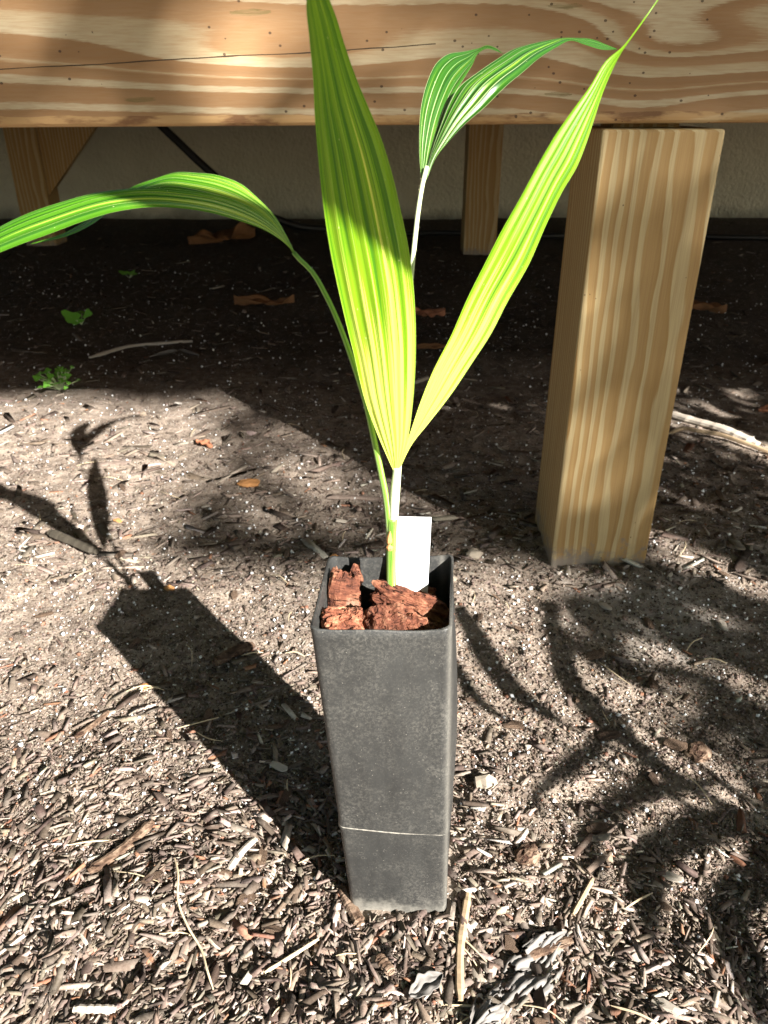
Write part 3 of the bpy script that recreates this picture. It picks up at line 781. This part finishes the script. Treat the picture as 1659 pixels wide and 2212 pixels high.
keep = RNG.random(len(x)) < np.clip(.9 - (x - .0) / .18 * .6 - np.clip((y - .45) / .25, 0, 1) * .6, .08, .9)
x, y = x[keep], y[keep]; n = len(x)
L = np.clip(RNG.lognormal(np.log(.0125), .38, n), .007, .03)
yaw = np.where(RNG.random(n) < .55, .75 + 3 * vn(x, y, .15, 9) + RNG.normal(0, .4, n), RNG.random(n) * 6.3)
o = pieces('mulch', x, y, L, np.minimum(L * RNG.uniform(.14, .6, n), .0085), np.minimum(L * RNG.uniform(.07, .16, n), .0022), RNG.uniform(.001, .0055, n), .24, BOXV, BOXF, M['chip'], cols(n), .15, yaw)
tag(o, 'coarser mulch shreds matted over the near ground', 'mulch', kind='stuff')
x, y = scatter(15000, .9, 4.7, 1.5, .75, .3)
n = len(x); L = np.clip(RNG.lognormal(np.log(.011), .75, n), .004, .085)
o = pieces('mulch', x, y, L, np.minimum(L * RNG.uniform(.12, .4, n), .018), np.minimum(L * RNG.uniform(.05, .12, n), .003), RNG.uniform(-.002, .002, n), .15, BOXV, BOXF, M['chip'], cols(n) * np.interp(y, [1.5, 2.1], [1., .5])[:, None], .15)  # litter colour darkened under the deck to deepen its shade
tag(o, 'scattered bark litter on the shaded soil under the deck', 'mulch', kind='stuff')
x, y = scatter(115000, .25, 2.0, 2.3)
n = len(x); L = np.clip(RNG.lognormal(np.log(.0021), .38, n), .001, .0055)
o = pieces('soil_crumb', x, y, L, L * RNG.uniform(.5, 1., n), L * RNG.uniform(.4, .9, n), RNG.uniform(-.0006, .0016, n) + np.clip((.8 - y) / .4, 0, 1) * .0022 * RNG.random(n), .2, OCV, OCF, M['chip'], cols(n) * np.interp(y, [1.7, 2.1], [1., .4])[:, None], .5)  # crumbs past the deck edge carry its shade in their colour
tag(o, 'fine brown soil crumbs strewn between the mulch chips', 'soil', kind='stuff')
x, y = scatter(62000, .55, 1.75, 1.3)
n = len(x); L = np.clip(RNG.lognormal(np.log(.0032), .45, n), .0015, .012)
o = pieces('soil_crumb', x, y, L, L * RNG.uniform(.5, 1., n), L * RNG.uniform(.35, .8, n), RNG.uniform(-.0008, .0012, n), .22, OCV, OCF, M['chip'], cols(n) * .9, .5)
tag(o, 'small crumbly clods of soil between the pot and the post', 'soil', kind='stuff')
x, y = scatter(6000, .25, 3.4, .9, .68)
n = len(x); L = np.clip(RNG.lognormal(np.log(.0030), .42, n) * np.interp(y, [.3, 1.], [.75, 1.1]), .0012, .0080)
o = pieces('perlite', x, y, L, L * RNG.uniform(.7, 1., n), L * RNG.uniform(.6, .95, n), .3 * L + .0012, .15, OCV, OCF, M['perlite'], None, .6)
tag(o, 'white perlite grains sprinkled over the dark soil', 'perlite', kind='stuff')

# ------------------------------------------------------------------ single pieces lying on the mulch
def gz(x, y, d=0.): return float(gh(x, y)) + d
def stick(name, pts, r, mat, lab, cat, flat=1., group=None, sides=7, n=24, knob=.18, lift=.0):
    P = catmull([(q[0], q[1], gz(q[0], q[1], lift + (q[2] if len(q) > 2 else 0) + r * flat * .8)) for q in pts], n)
    rr = [r * (1 + knob * mnoise.noise(Vector((i * .6, r * 900, pts[0][0] * 50)))) * (1 if 1 < i < n - 2 else .7) for i in range(n)]
    V, F = tube(P, rr, sides, flat)
    o = obj(name, V, F, mat, origin=(pts[0][0], pts[0][1], gz(pts[0][0], pts[0][1])))
    tag(o, lab, cat, group); return o
stick('wood_stick', [(-.524, 1.05), (-.478, 1.02), (-.430, .990)], .0085, M['dark_wood'], 'dark moist split stick lying across the shadow of the palm leaves', 'stick', .8, lift=.004)
stick('bark_strip', [(-.205, .729), (-.184, .746), (-.162, .764)], .0085, M['bark_brown'], 'rounded brown bark strip lying in the shadow of the pot', 'bark', .6, lift=.002)
stick('wood_stick', [(-.036, .432), (-.028, .415), (-.019, .398)], .0052, M['bark_brown'], 'short brown stick leaning against the foot of the pot', 'stick', .8, lift=.001)
stick('twig', [(.071, .420), (.066, .40), (.060, .372), (.058, .352), (.057, .335)], .0036, M['twig'], 'long brown twig lying beside the right foot of the pot', 'twig', 1., lift=.003)
stick('root', [(.578, 1.463), (.615, 1.475, .006), (.640, 1.45, .01), (.672, 1.44, .008), (.705, 1.41, .006), (.76, 1.36)], .0045, M['twig'], 'knobbly thin root beside the large square post', 'root', 1., lift=.001)
stick('wood_piece', [(.620, 1.60), (.655, 1.55), (.70, 1.48), (.742, 1.41)], .013, M['grey_wood'], 'pale sunlit length of rotten wood behind the knobbly root', 'wood', .55, sides=9)
stick('wood_sliver', [(-.230, .330), (-.215, .330), (-.199, .3305)], .0032, M['grey_wood'], 'short thick bleached wood sliver at the edge of the mulch', 'wood', .7, lift=.006)
stick('wood_sliver', [(-.093, .360), (-.073, .373), (-.053, .387)], .0018, M['straw'], 'long straight bleached splinter lying in the sun before the pot', 'wood', .8, lift=.006)
stick('rootlet', [(-.186, .459), (-.178, .44, .004), (-.173, .417, .006), (-.160, .396, .006), (-.146, .379, .004), (-.138, .362, .004), (-.131, .349)], .0009, M['straw'], 'thin pale curling rootlet lying on the sunlit mulch', 'root', 1., lift=.006, n=40)
stick('wood_stick', [(-.790, 2.017), (-.71, 2.15), (-.63, 2.165), (-.55, 2.18)], .008, M['grey_wood'], 'long grey stick lying in the shade under the deck', 'stick', .6)
stick('wood_sliver', [(-.137, .452), (-.128, .470), (-.119, .487)], .0035, M['grey_wood'], 'broad bleached splinter beside the shadow edge of the pot', 'wood', .5, lift=.004)
stick('bark_strip', [(-.262, .452), (-.240, .474), (-.216, .500)], .0055, M['bark_brown'], 'flat brown bark strip on the sunlit mulch left of the pot', 'bark', .5, lift=.003)
stick('bark_strip', [(-.330, .612), (-.318, .632), (-.308, .655)], .004, M['bark_brown'], 'narrow dark bark strip on the bright bare soil', 'bark', .6, lift=.002)
stick('bark_strip', [(.108, .368), (.128, .374), (.150, .382)], .0042, M['bark_brown'], 'brown bark strip lying above the crumpled grey leaf', 'bark', .5, lift=.007)
stick('wood_stick', [(.155, .402), (.178, .432)], .0022, M['twig'], 'thin brown stick between the crumpled leaf and the frond shadow', 'stick', 1., lift=.004)
stick('wood_stick', [(-.005, .372), (.006, .356)], .0045, M['bark_brown'], 'stubby brown stick on the mulch just before the pot', 'stick', .7, lift=.004)

def nugget(name, x, y, size, mat, lab, cat, rot=(0, 0, 0), seed=1., sub=2):
    V, F = chunk(size, seed, 4., .2, 2.4, sub)
    o = place(name, V, F, mat, (x, y, gz(x, y, size[2] * .55)), rot)
    tag(o, lab, cat); return o
nugget('stone', .134, .985, (.013, .010, .008), M['stone'], 'small tan stone on the soil behind the pot', 'stone', (0, 0, 20), 3.3)
nugget('stone', .325, .585, (.014, .012, .006), M['bark_brown'], 'rounded brown lump half buried in the frond shadow', 'stone', (0, 0, 40), 5.1, 3)
nugget('stone', .099, .540, (.011, .009, .007), M['stone'], 'pale angular stone on the mulch right of the pot', 'stone', (0, 0, -20), 6.6)
nugget('bark_nugget', .126, .455, (.012, .009, .007), M['bark_brown'], 'brown bark nugget by the lower right edge of the pot', 'bark', (0, 0, 30), 8.6, 3)
nugget('bark_nugget', -.300, .90, (.008, .005, .004), M['orange'], 'orange bark nugget on the soil beyond the pot shadow', 'bark', (0, 0, -30), 9.6, 3)
nugget('wood_chip', -.280, .698, (.006, .0045, .003), M['orange'], 'tiny orange chip on the sunlit soil by the pot shadow', 'chip', (0, 0, 10), 4.6)
nugget('wood_chip', -.245, 1.245, (.020, .014, .004), M['orange'], 'wide orange-brown chip in the half shade behind the pot', 'chip', (0, 0, 10), 11.6, 3)
nugget('wood_chip', -.075, .985, (.009, .007, .005), M['orange'], 'round orange chip on the soil left of the white tag', 'chip', (0, 0, 60), 12.6)
nugget('wood_chip', -.435, 1.10, (.010, .006, .003), M['orange'], 'orange chip beside the broad shadow of the palm leaf', 'chip', (0, 0, -40), 13.6)

# dead leaves: curled sheets with a raised midrib and real edges
def dead_leaf(name, c, L, W, yaw, curl, mat, lab, lift=.004, ruffle=.15, lobes=0, seed=0., group=None, tilt=0., ribs=0., torn=9., fine=0.):
    nu, nv = (41, 71) if fine else (19, 41)
    V, F = [], []
    ca, sa = math.cos(yaw), math.sin(yaw)
    for i in range(nv):
        v = i / (nv - 1)
        w = W * math.sin(math.pi * min(1, v * .97 + .02)) ** .7 * (1 + lobes * math.sin(v * 21 + seed))
        for k in range(nu):
            u = k / (nu - 1) * 2 - 1
            a = (v - .5) * L; b = u * w / 2
            h = curl * W * (u * u) * (.6 + .4 * math.sin(v * 5 + seed)) + ruffle * W * mnoise.noise(Vector((u * 1.6 + seed, v * 4, seed))) - curl * W * .4 * (1 - min(1, abs(u) * 3))
            if ribs: h += ribs * abs(((u * 3 + .5 + .25 * math.sin(v * 3)) % 1) - .5) * W
            if fine: h += fine * W * (mnoise.noise(Vector((u * 7, v * 9, seed))) + .6 * mnoise.noise(Vector((u * 15, v * 24, seed))))
            b += .12 * W * mnoise.noise(Vector((v * 3, seed, 2)))
            x = c[0] + a * ca - b * sa; y = c[1] + a * sa + b * ca
            V.append(Vector((x, y, gz(c[0], c[1]) * .5 + gz(x, y) * .5 + lift + h + tilt * a)))
    for i in range(nv - 1):
        for k in range(nu - 1):
            eu = abs(2 * k / (nu - 2) - 1)
            if mnoise.noise(Vector((k / nu * 5, i / nv * 9, seed + 3))) + .5 * mnoise.noise(Vector((k / nu * 14, i / nv * 25, seed))) + .45 * eu > torn: continue
            F.append([i*nu + k, i*nu + k + 1, (i+1)*nu + k + 1, (i+1)*nu + k])
    o = obj(name, V, F, mat, origin=(c[0], c[1], gz(*c)), smooth=True)
    sm = o.modifiers.new('thickness', 'SOLIDIFY'); sm.thickness = .0005
    tag(o, lab, 'leaf', group); return o
dead_leaf('dead_leaf', (.105, .350), .112, .040, math.radians(40), .10, M['grey_leaf'], 'crumpled grey dead leaf on the mulch before the pot', .0035, .32, .05, 2.2, ribs=.14, torn=.52, fine=.06)
dead_leaf('dead_leaf', (.032, .345), .030, .016, math.radians(30), .25, M['grey_leaf'], 'small shrivelled grey leaf scrap in front of the pot', .008, .2, .1, 5.2)
dead_leaf('dead_leaf', (-.79, 3.95), .34, .17, .5, .3, M['brown_leaf'], 'big curled brown leaf in the dark before the stucco wall', .02, .3, .15, 3.2)
dead_leaf('dead_leaf', (-.40, 2.60), .20, .07, .1, .3, M['brown_leaf'], 'long brown leaf under the deck behind the palm', .01, .3, .1, 1.2)
dead_leaf('dead_leaf', (.14, 2.46), .11, .05, -.1, .3, M['red_leaf'], 'reddish leaf under the deck between the two palm blades', .01, .3, .1, 8.2)
dead_leaf('dead_leaf', (-.60, 2.05), .085, .016, .75, .3, M['grey_leaf'], 'pale narrow willow-like leaf in the shade, tip to tip with another', .006, .1, 0, 4.4)
dead_leaf('dead_leaf', (-.53, 2.05), .085, .014, -.7, .3, M['grey_leaf'], 'pale slender leaf slanting down from its paler twin in the shade', .006, .1, 0, 6.4)
dead_leaf('dead_leaf', (1.02, 2.55), .20, .08, 2.6, .3, M['brown_leaf'], 'tan curled leaf under the deck right of the large post', .012, .3, .12, 9.9)
dead_leaf('dead_leaf', (.72, 2.15), .13, .05, -.4, .3, M['red_leaf'], 'russet leaf in the dark behind the large post', .008, .3, .1, 12.1)
dead_leaf('dead_leaf', (.15, 2.05), .12, .03, .15, .3, M['brown_leaf'], 'slim brown leaf on the shaded soil before the middle rear post', .008, .3, 0., 14.1)
dead_leaf('dead_leaf', (.86, 1.62), .06, .028, .3, .3, M['red_leaf'], 'small red-brown leaf beyond the knobbly root', .006, .3, .1, 16.3)
dead_leaf('dead_leaf', (-.36, 1.42), .055, .018, 2.4, .3, M['red_leaf'], 'red-brown leaf scrap near the tip of the leaf shadows', .005, .3, .1, 18.3)

# larger loose chips and straws: one could pick these up one by one
def zone(x, y):
    if y < .40: return 'on the coarse mulch before the pot'
    if y < .50: return 'beside the foot of the pot' if abs(x) < .16 else 'on the mulch off to one side'
    if abs(x + .15 + .8 * (y - .65)) < .09 and y < .95: return 'in the shadow of the pot'
    if y < .95: return 'on the sunlit soil by the pot shadow' if x < 0 else 'among the frond shadows on the soil'
    return 'on the soil near the large post' if x > .1 else 'near the deck shadow'
spots = []
while len(spots) < 70:
    yy = .30 * (1.25 / .30) ** random.random(); xx = random.uniform(-1, 1) * (.20 + .5 * (yy - .3))
    if in_pot(np.array(xx), np.array(yy), .012) or in_post(np.array(xx), np.array(yy)): continue
    if min([9] + [math.hypot(xx - a, yy - b) for a, b in spots]) < .03: continue
    spots.append((xx, yy))
protos = []
for k in range(6):
    V, F = chunk((.5, .5 * random.uniform(.22, .5), .10 + .06 * random.random()), 20 + k * 1.7, 3., .2, 3., 2)
    me = bpy.data.meshes.new('wood_chip'); me.from_pydata([tuple(v) for v in V], [], F); me.update()
    me.materials.append(M['bark_brown'] if k % 2 else M['grey_wood'] if k == 4 else M['bark_brown']); protos.append(me)
for k, (xx, yy) in enumerate(spots):
    o = bpy.data.objects.new('wood_chip', protos[k % 6]); COL.objects.link(o)
    s_ = random.uniform(.013, .027)
    o.scale = (s_, s_, s_ * .9); o.rotation_euler = (random.gauss(0, .25), random.gauss(0, .2), random.uniform(0, 6.3))
    o.location = (xx, yy, gz(xx, yy, .0035))
    tag(o, '%s mulch chip lying loose %s' % (('long brown', 'stout brown', 'thin brown', 'blocky brown', 'bleached grey', 'flat brown')[k % 6], zone(xx, yy)), 'chip', 'larger mulch chips')
for k in range(60):
    yy = .32 * (1.7 / .32) ** random.random(); xx = random.uniform(-1, 1) * (.22 + .5 * (yy - .3)); a = random.uniform(0, 6.3); l = random.uniform(.010, .026)
    if in_pot(np.array(xx), np.array(yy), .02) or in_post(np.array(xx), np.array(yy)): continue
    c, s_ = math.cos(a), math.sin(a); bnd = random.uniform(-.2, .2)
    stick('straw', [(xx - c*l, yy - s_*l), (xx - s_*l*bnd, yy + c*l*bnd, .003), (xx + c*l, yy + s_*l)], random.uniform(.0005, .0009), M['straw'], ('short' if l < .018 else 'long') + ' pale dry straw ' + zone(xx, yy), 'straw', 1., 'loose dry straws', 5, 10, .1, .004)

# ------------------------------------------------------------------ weeds
def weed(loc, n, spread, size, lab, seed):
    r = root('weed', (loc[0], loc[1], gz(*loc))); tag(r, lab, 'weed')
    rr = random.Random(seed); base = Vector(r['_o'])
    for i in range(n):
        a = rr.uniform(0, 6.28); d = spread * math.sqrt(rr.random()); h = rr.uniform(.35, 1.) * spread * .9
        tip = base + Vector((math.cos(a) * d, math.sin(a) * d, h))
        V, F = tube([base, (base + tip) / 2 + Vector((0, 0, .1 * h)), tip], .0009, 5)
        st = obj('stalk', V, F, M['petiole'], r)
        nrm = Vector((rr.gauss(0, .3), rr.gauss(-.35, .3), 1)).normalized(); q = nrm.to_track_quat('Z', 'Y')
        s_ = size * rr.uniform(.6, 1.1); V = [tip]; F = []
        m = 14
        for k in range(m):
            w = 6.283 * k / m; rad = s_ * (.78 + .22 * math.cos(w * 3))
            V.append(tip + q @ Vector((math.cos(w) * rad, math.sin(w) * rad, .18 * rad)))
        for k in range(m): F.append([0, 1 + k, 1 + (k + 1) % m])
        obj('leaf', V, F, M['weed'], r, smooth=True)
weed((-.775, 1.765), 46, .050, .0095, 'small clump of bright green weed at the edge of the deck shadow', 3)
weed((-.93, 2.36), 5, .035, .030, 'little green weed with broad leaves in the dark under the deck', 5)
weed((-1.0, 3.1), 4, .03, .022, 'dim green weed sprout far under the deck', 8)

# ------------------------------------------------------------------ palm and tree beside the photographer: they cast the dappled shade
S3 = SUN
shade = root('unseen_palm', (1.25, -.62, 0))
tag(shade, 'potless garden palm with arching leaflets that shade the soil', 'palm')
def leaflet(gpts, w, t, t1=None, name='leaflet', n=26):
    t1 = t if t1 is None else t1
    g = catmull([(a, b, 0) for a, b in gpts], n)
    V, F, UV = [], [], []
    for i in range(n):
        v = i / (n - 1); tt = t + (t1 - t) * v
        d = g[min(i + 1, n - 1)] - g[max(i - 1, 0)]; d /= np.linalg.norm(d); nr = np.array((-d[1], d[0], 0))
        ww = w * (math.sin(math.pi * min(.995, .12 + .88 * v)) ** .55)
        for u in (-1, -.5, 0, .5, 1):
            p = Vector(g[i] + nr * ww * .5 * u) + S3 * (tt + abs(u) * .01)
            V.append(p); UV.append((u * .5 + .5, v))
    for i in range(n - 1):
        for k in range(4): F.append([i*5 + k, i*5 + k + 1, (i+1)*5 + k + 1, (i+1)*5 + k])
    o = obj(name, V, F, M['tree_leaf'], shade, smooth=True)
    uv = o.data.uv_layers.new(name='UVMap')
    for l in o.data.loops: uv.data[l.index].uv = UV[l.vertex_index]
    return o
tops = []
for gp, w in FROND:
    t0 = .55 if gp[0][1] > .66 else .46
    leaflet(gp, w * (1.55 if gp[0][1] > .66 else 1.9), t0, t0 - .03)
    e = gp[-1] if gp[-1][0] > gp[0][0] else gp[0]
    tops.append(Vector((e[0], e[1], 0)) + S3 * (t0 - .03 if e is gp[-1] else t0))
hub = Vector((1.22, -.55, .62))
V, F = tube(catmull([(1.25, -.62, -.02), (1.24, -.60, .3), tuple(hub)], 12), list(np.linspace(.035, .02, 12)), 10)
obj('trunk', V, F, M['trunk'], shade, smooth=True)
for p in tops:
    V, F = tube(catmull([tuple(hub), tuple((hub + p) / 2 + Vector((0, 0, .05))), tuple(p)], 12), list(np.linspace(.007, .002, 12)), 6)
    obj('rachis', V, F, M['petiole'], shade, smooth=True)
# added unseen leaflet on a stalk, placed to shade the middle blade's upper part
shade = root('unseen_palm', (-.32, -.50, 0))
tag(shade, 'added unseen palm leaf on a tall stalk that shades the middle blade', 'palm')
leaflet([(-.80, 1.245), (-.735, 1.222), (-.69, 1.205), (-.645, 1.186), (-.60, 1.170), (-.565, 1.154), (-.545, 1.142)], .046, .88, .84)
V, F = tube(catmull([(-.32, -.50, -.02), (-.25, -.42, .45), (-.02, -.12, .80), tuple(Vector((-.80, 1.245, 0)) + S3 * .88)], 24), list(np.linspace(.010, .003, 24)), 8)
obj('petiole', V, F, M['petiole'], shade, smooth=True)

def seg_d(x, y, a, b):
    ax, ay = a; bx, by = b; L2 = (bx-ax)**2 + (by-ay)**2
    t = max(0, min(1, ((x-ax)*(bx-ax) + (y-ay)*(by-ay)) / L2))
    return math.hypot(x - ax - t*(bx-ax), y - ay - t*(by-ay))
def post_band(x, y):
    c = .315 - .811 * (y - .975)
    return .93 < y < 1.80 and abs(x - c) < .10
def near_dens(x, y):
    """how densely the near crown covers the sun as seen from ground point x, y"""
    xr = np.interp(y, [.3, .45, .6, .75, .9, .975, 1.2, 1.4, 1.7, 2.2], [.60, .42, .315, .245, .275, .345, .265, .11, -.12, -.4])
    if x > xr and y < 1.98 and x < 1.6 and (y < 1.7 or x > .02):
        if seg_d(x, y, (.60, 1.62), (.80, 1.32)) < .045: return 0
        if seg_d(x, y, (.42, 1.06), (.60, .80)) < .052: return 0
        return .55
    return 0
def far_dens(x, y):
    if 1.70 < y < 2.6 and -1.9 < x < .1: return .45 if -.90 < x < -.64 else 1.25
    if post_band(x, y): return 1.25
    if y > .97 and y < 1.72 and x > -.34 - .25 * max(0, (y - 1.35)) and x < .25: return 1. if vn(x, y, .22, 31) > -.05 else .4
    return 0
rr = random.Random(21)
def make_tree(loc, lab, dens, tries, t0, t1, s0, s1, fork, n_limb, r):
    tree = root('unseen_tree', loc); tag(tree, lab, 'tree')
    lv, lf, an = [], [], []
    for _ in range(tries):
        x = rr.uniform(-1.9, 1.5); y = rr.uniform(.3, 2.6)
        if rr.random() > dens(x, y): continue
        p = Vector((x, y, 0)) + S3 * rr.uniform(t0, t1); s_ = rr.uniform(s0, s1)
        nrm = (S3.normalized() + Vector((rr.gauss(0, .45), rr.gauss(0, .45), rr.gauss(0, .45)))).normalized()
        q = nrm.to_track_quat('Z', 'Y') @ Quaternion((0, 0, 1), rr.uniform(0, 6.28)); b = len(lv)
        for vx, vy, vz in ((0, -1, 0), (.38, -.35, .1), (.36, .3, .1), (0, 1, -.05), (-.36, .3, .1), (-.38, -.35, .1), (0, 0, -.02)):
            lv.append(p + q @ Vector((vx * s_, vy * s_, vz * s_)))
        for k in range(6): lf.append([b + 6, b + k, b + (k + 1) % 6])
        an.append(p)
    obj('crown', lv, lf, M['tree_leaf'], tree)
    top = Vector(fork); L0 = Vector(loc)
    V, F = tube(catmull([tuple(L0 - Vector((0, 0, .03))), tuple(L0.lerp(top, .55) + Vector((.04, 0, 0))), tuple(top)], 14), list(np.linspace(r, r * .6, 14)), 10)
    obj('trunk', V, F, M['trunk'], tree, smooth=True)
    for p in an[::max(1, len(an) // n_limb)]:
        V, F = tube(catmull([tuple(top), tuple(top.lerp(p, .5) + Vector((0, 0, .12))), tuple(p)], 10), list(np.linspace(r * .25, .003, 10)), 6)
        obj('limb', V, F, M['trunk'], tree, smooth=True)
# added crown blocking sky light overhead, open along the sun's path to the bed
def sky_blocker(loc, lab, fork, r, n_leaf, n_limb):
    tree = root('unseen_tree', loc); tag(tree, lab, 'tree')
    lv, lf, an = [], [], []
    while len(an) < n_leaf:
        a = rr.uniform(0, 6.283); d = 6.0 * math.sqrt(rr.random())
        p = Vector((-1.5 + d * math.cos(a), -4.0 + d * math.sin(a), 3.6 + 2.6 * rr.random() - .05 * d * d * .6))
        gx_, gy_ = p.x - S3.x * p.z, p.y - S3.y * p.z
        if -2.2 < gx_ < 1.9 and -.1 < gy_ < 3.0 or p.z < 1.9: continue
        s_ = rr.uniform(.10, .17)
        nrm = Vector((rr.gauss(0, .5), rr.gauss(0, .5), 1)).normalized()
        q = nrm.to_track_quat('Z', 'Y') @ Quaternion((0, 0, 1), rr.uniform(0, 6.28)); b = len(lv)
        for vx, vy, vz in ((0, -1, 0), (.45, -.35, .1), (.42, .3, .1), (0, 1, -.05), (-.42, .3, .1), (-.45, -.35, .1), (0, 0, -.02)):
            lv.append(p + q @ Vector((vx * s_, vy * s_, vz * s_)))
        for k in range(6): lf.append([b + 6, b + k, b + (k + 1) % 6])
        an.append(p)
    obj('crown', lv, lf, M['tree_leaf'], tree)
    top = Vector(fork)
    V, F = tube(catmull([tuple(Vector(loc) - Vector((0, 0, .05))), tuple(Vector(loc).lerp(top, .5) + Vector((.1, 0, 0))), tuple(top)], 14), list(np.linspace(r, r * .6, 14)), 12)
    obj('trunk', V, F, M['trunk'], tree, smooth=True)
    for p in an[::max(1, len(an) // n_limb)]:
        gx_, gy_ = p.x - S3.x * p.z, p.y - S3.y * p.z
        if gx_ > -2.2: continue
        V, F = tube(catmull([tuple(top), tuple(top.lerp(p, .5) + Vector((0, 0, .3))), tuple(p)], 10), list(np.linspace(r * .3, .006, 10)), 6)
        obj('limb', V, F, M['trunk'], tree, smooth=True)
sky_blocker((-3.2, -5.2, 0), 'added unseen tree behind the photographer, its wide crown blocking sky light', (-3.1, -5.0, 3.0), .16, 15000, 60)
make_tree((2.75, -1.75, 0), 'small leafy tree close behind the photographer', near_dens, 16000, 1.05, 1.9, .030, .048, (2.5, -1.55, 1.15), 24, .06)
make_tree((3.75, -3.0, 0), 'tall garden tree standing farther off in the direction of the sun', far_dens, 5200, 4.4, 6.2, .045, .065, (3.57, -2.75, 3.8), 20, .10)

for o in bpy.data.objects:
    if '_o' in o: del o['_o']
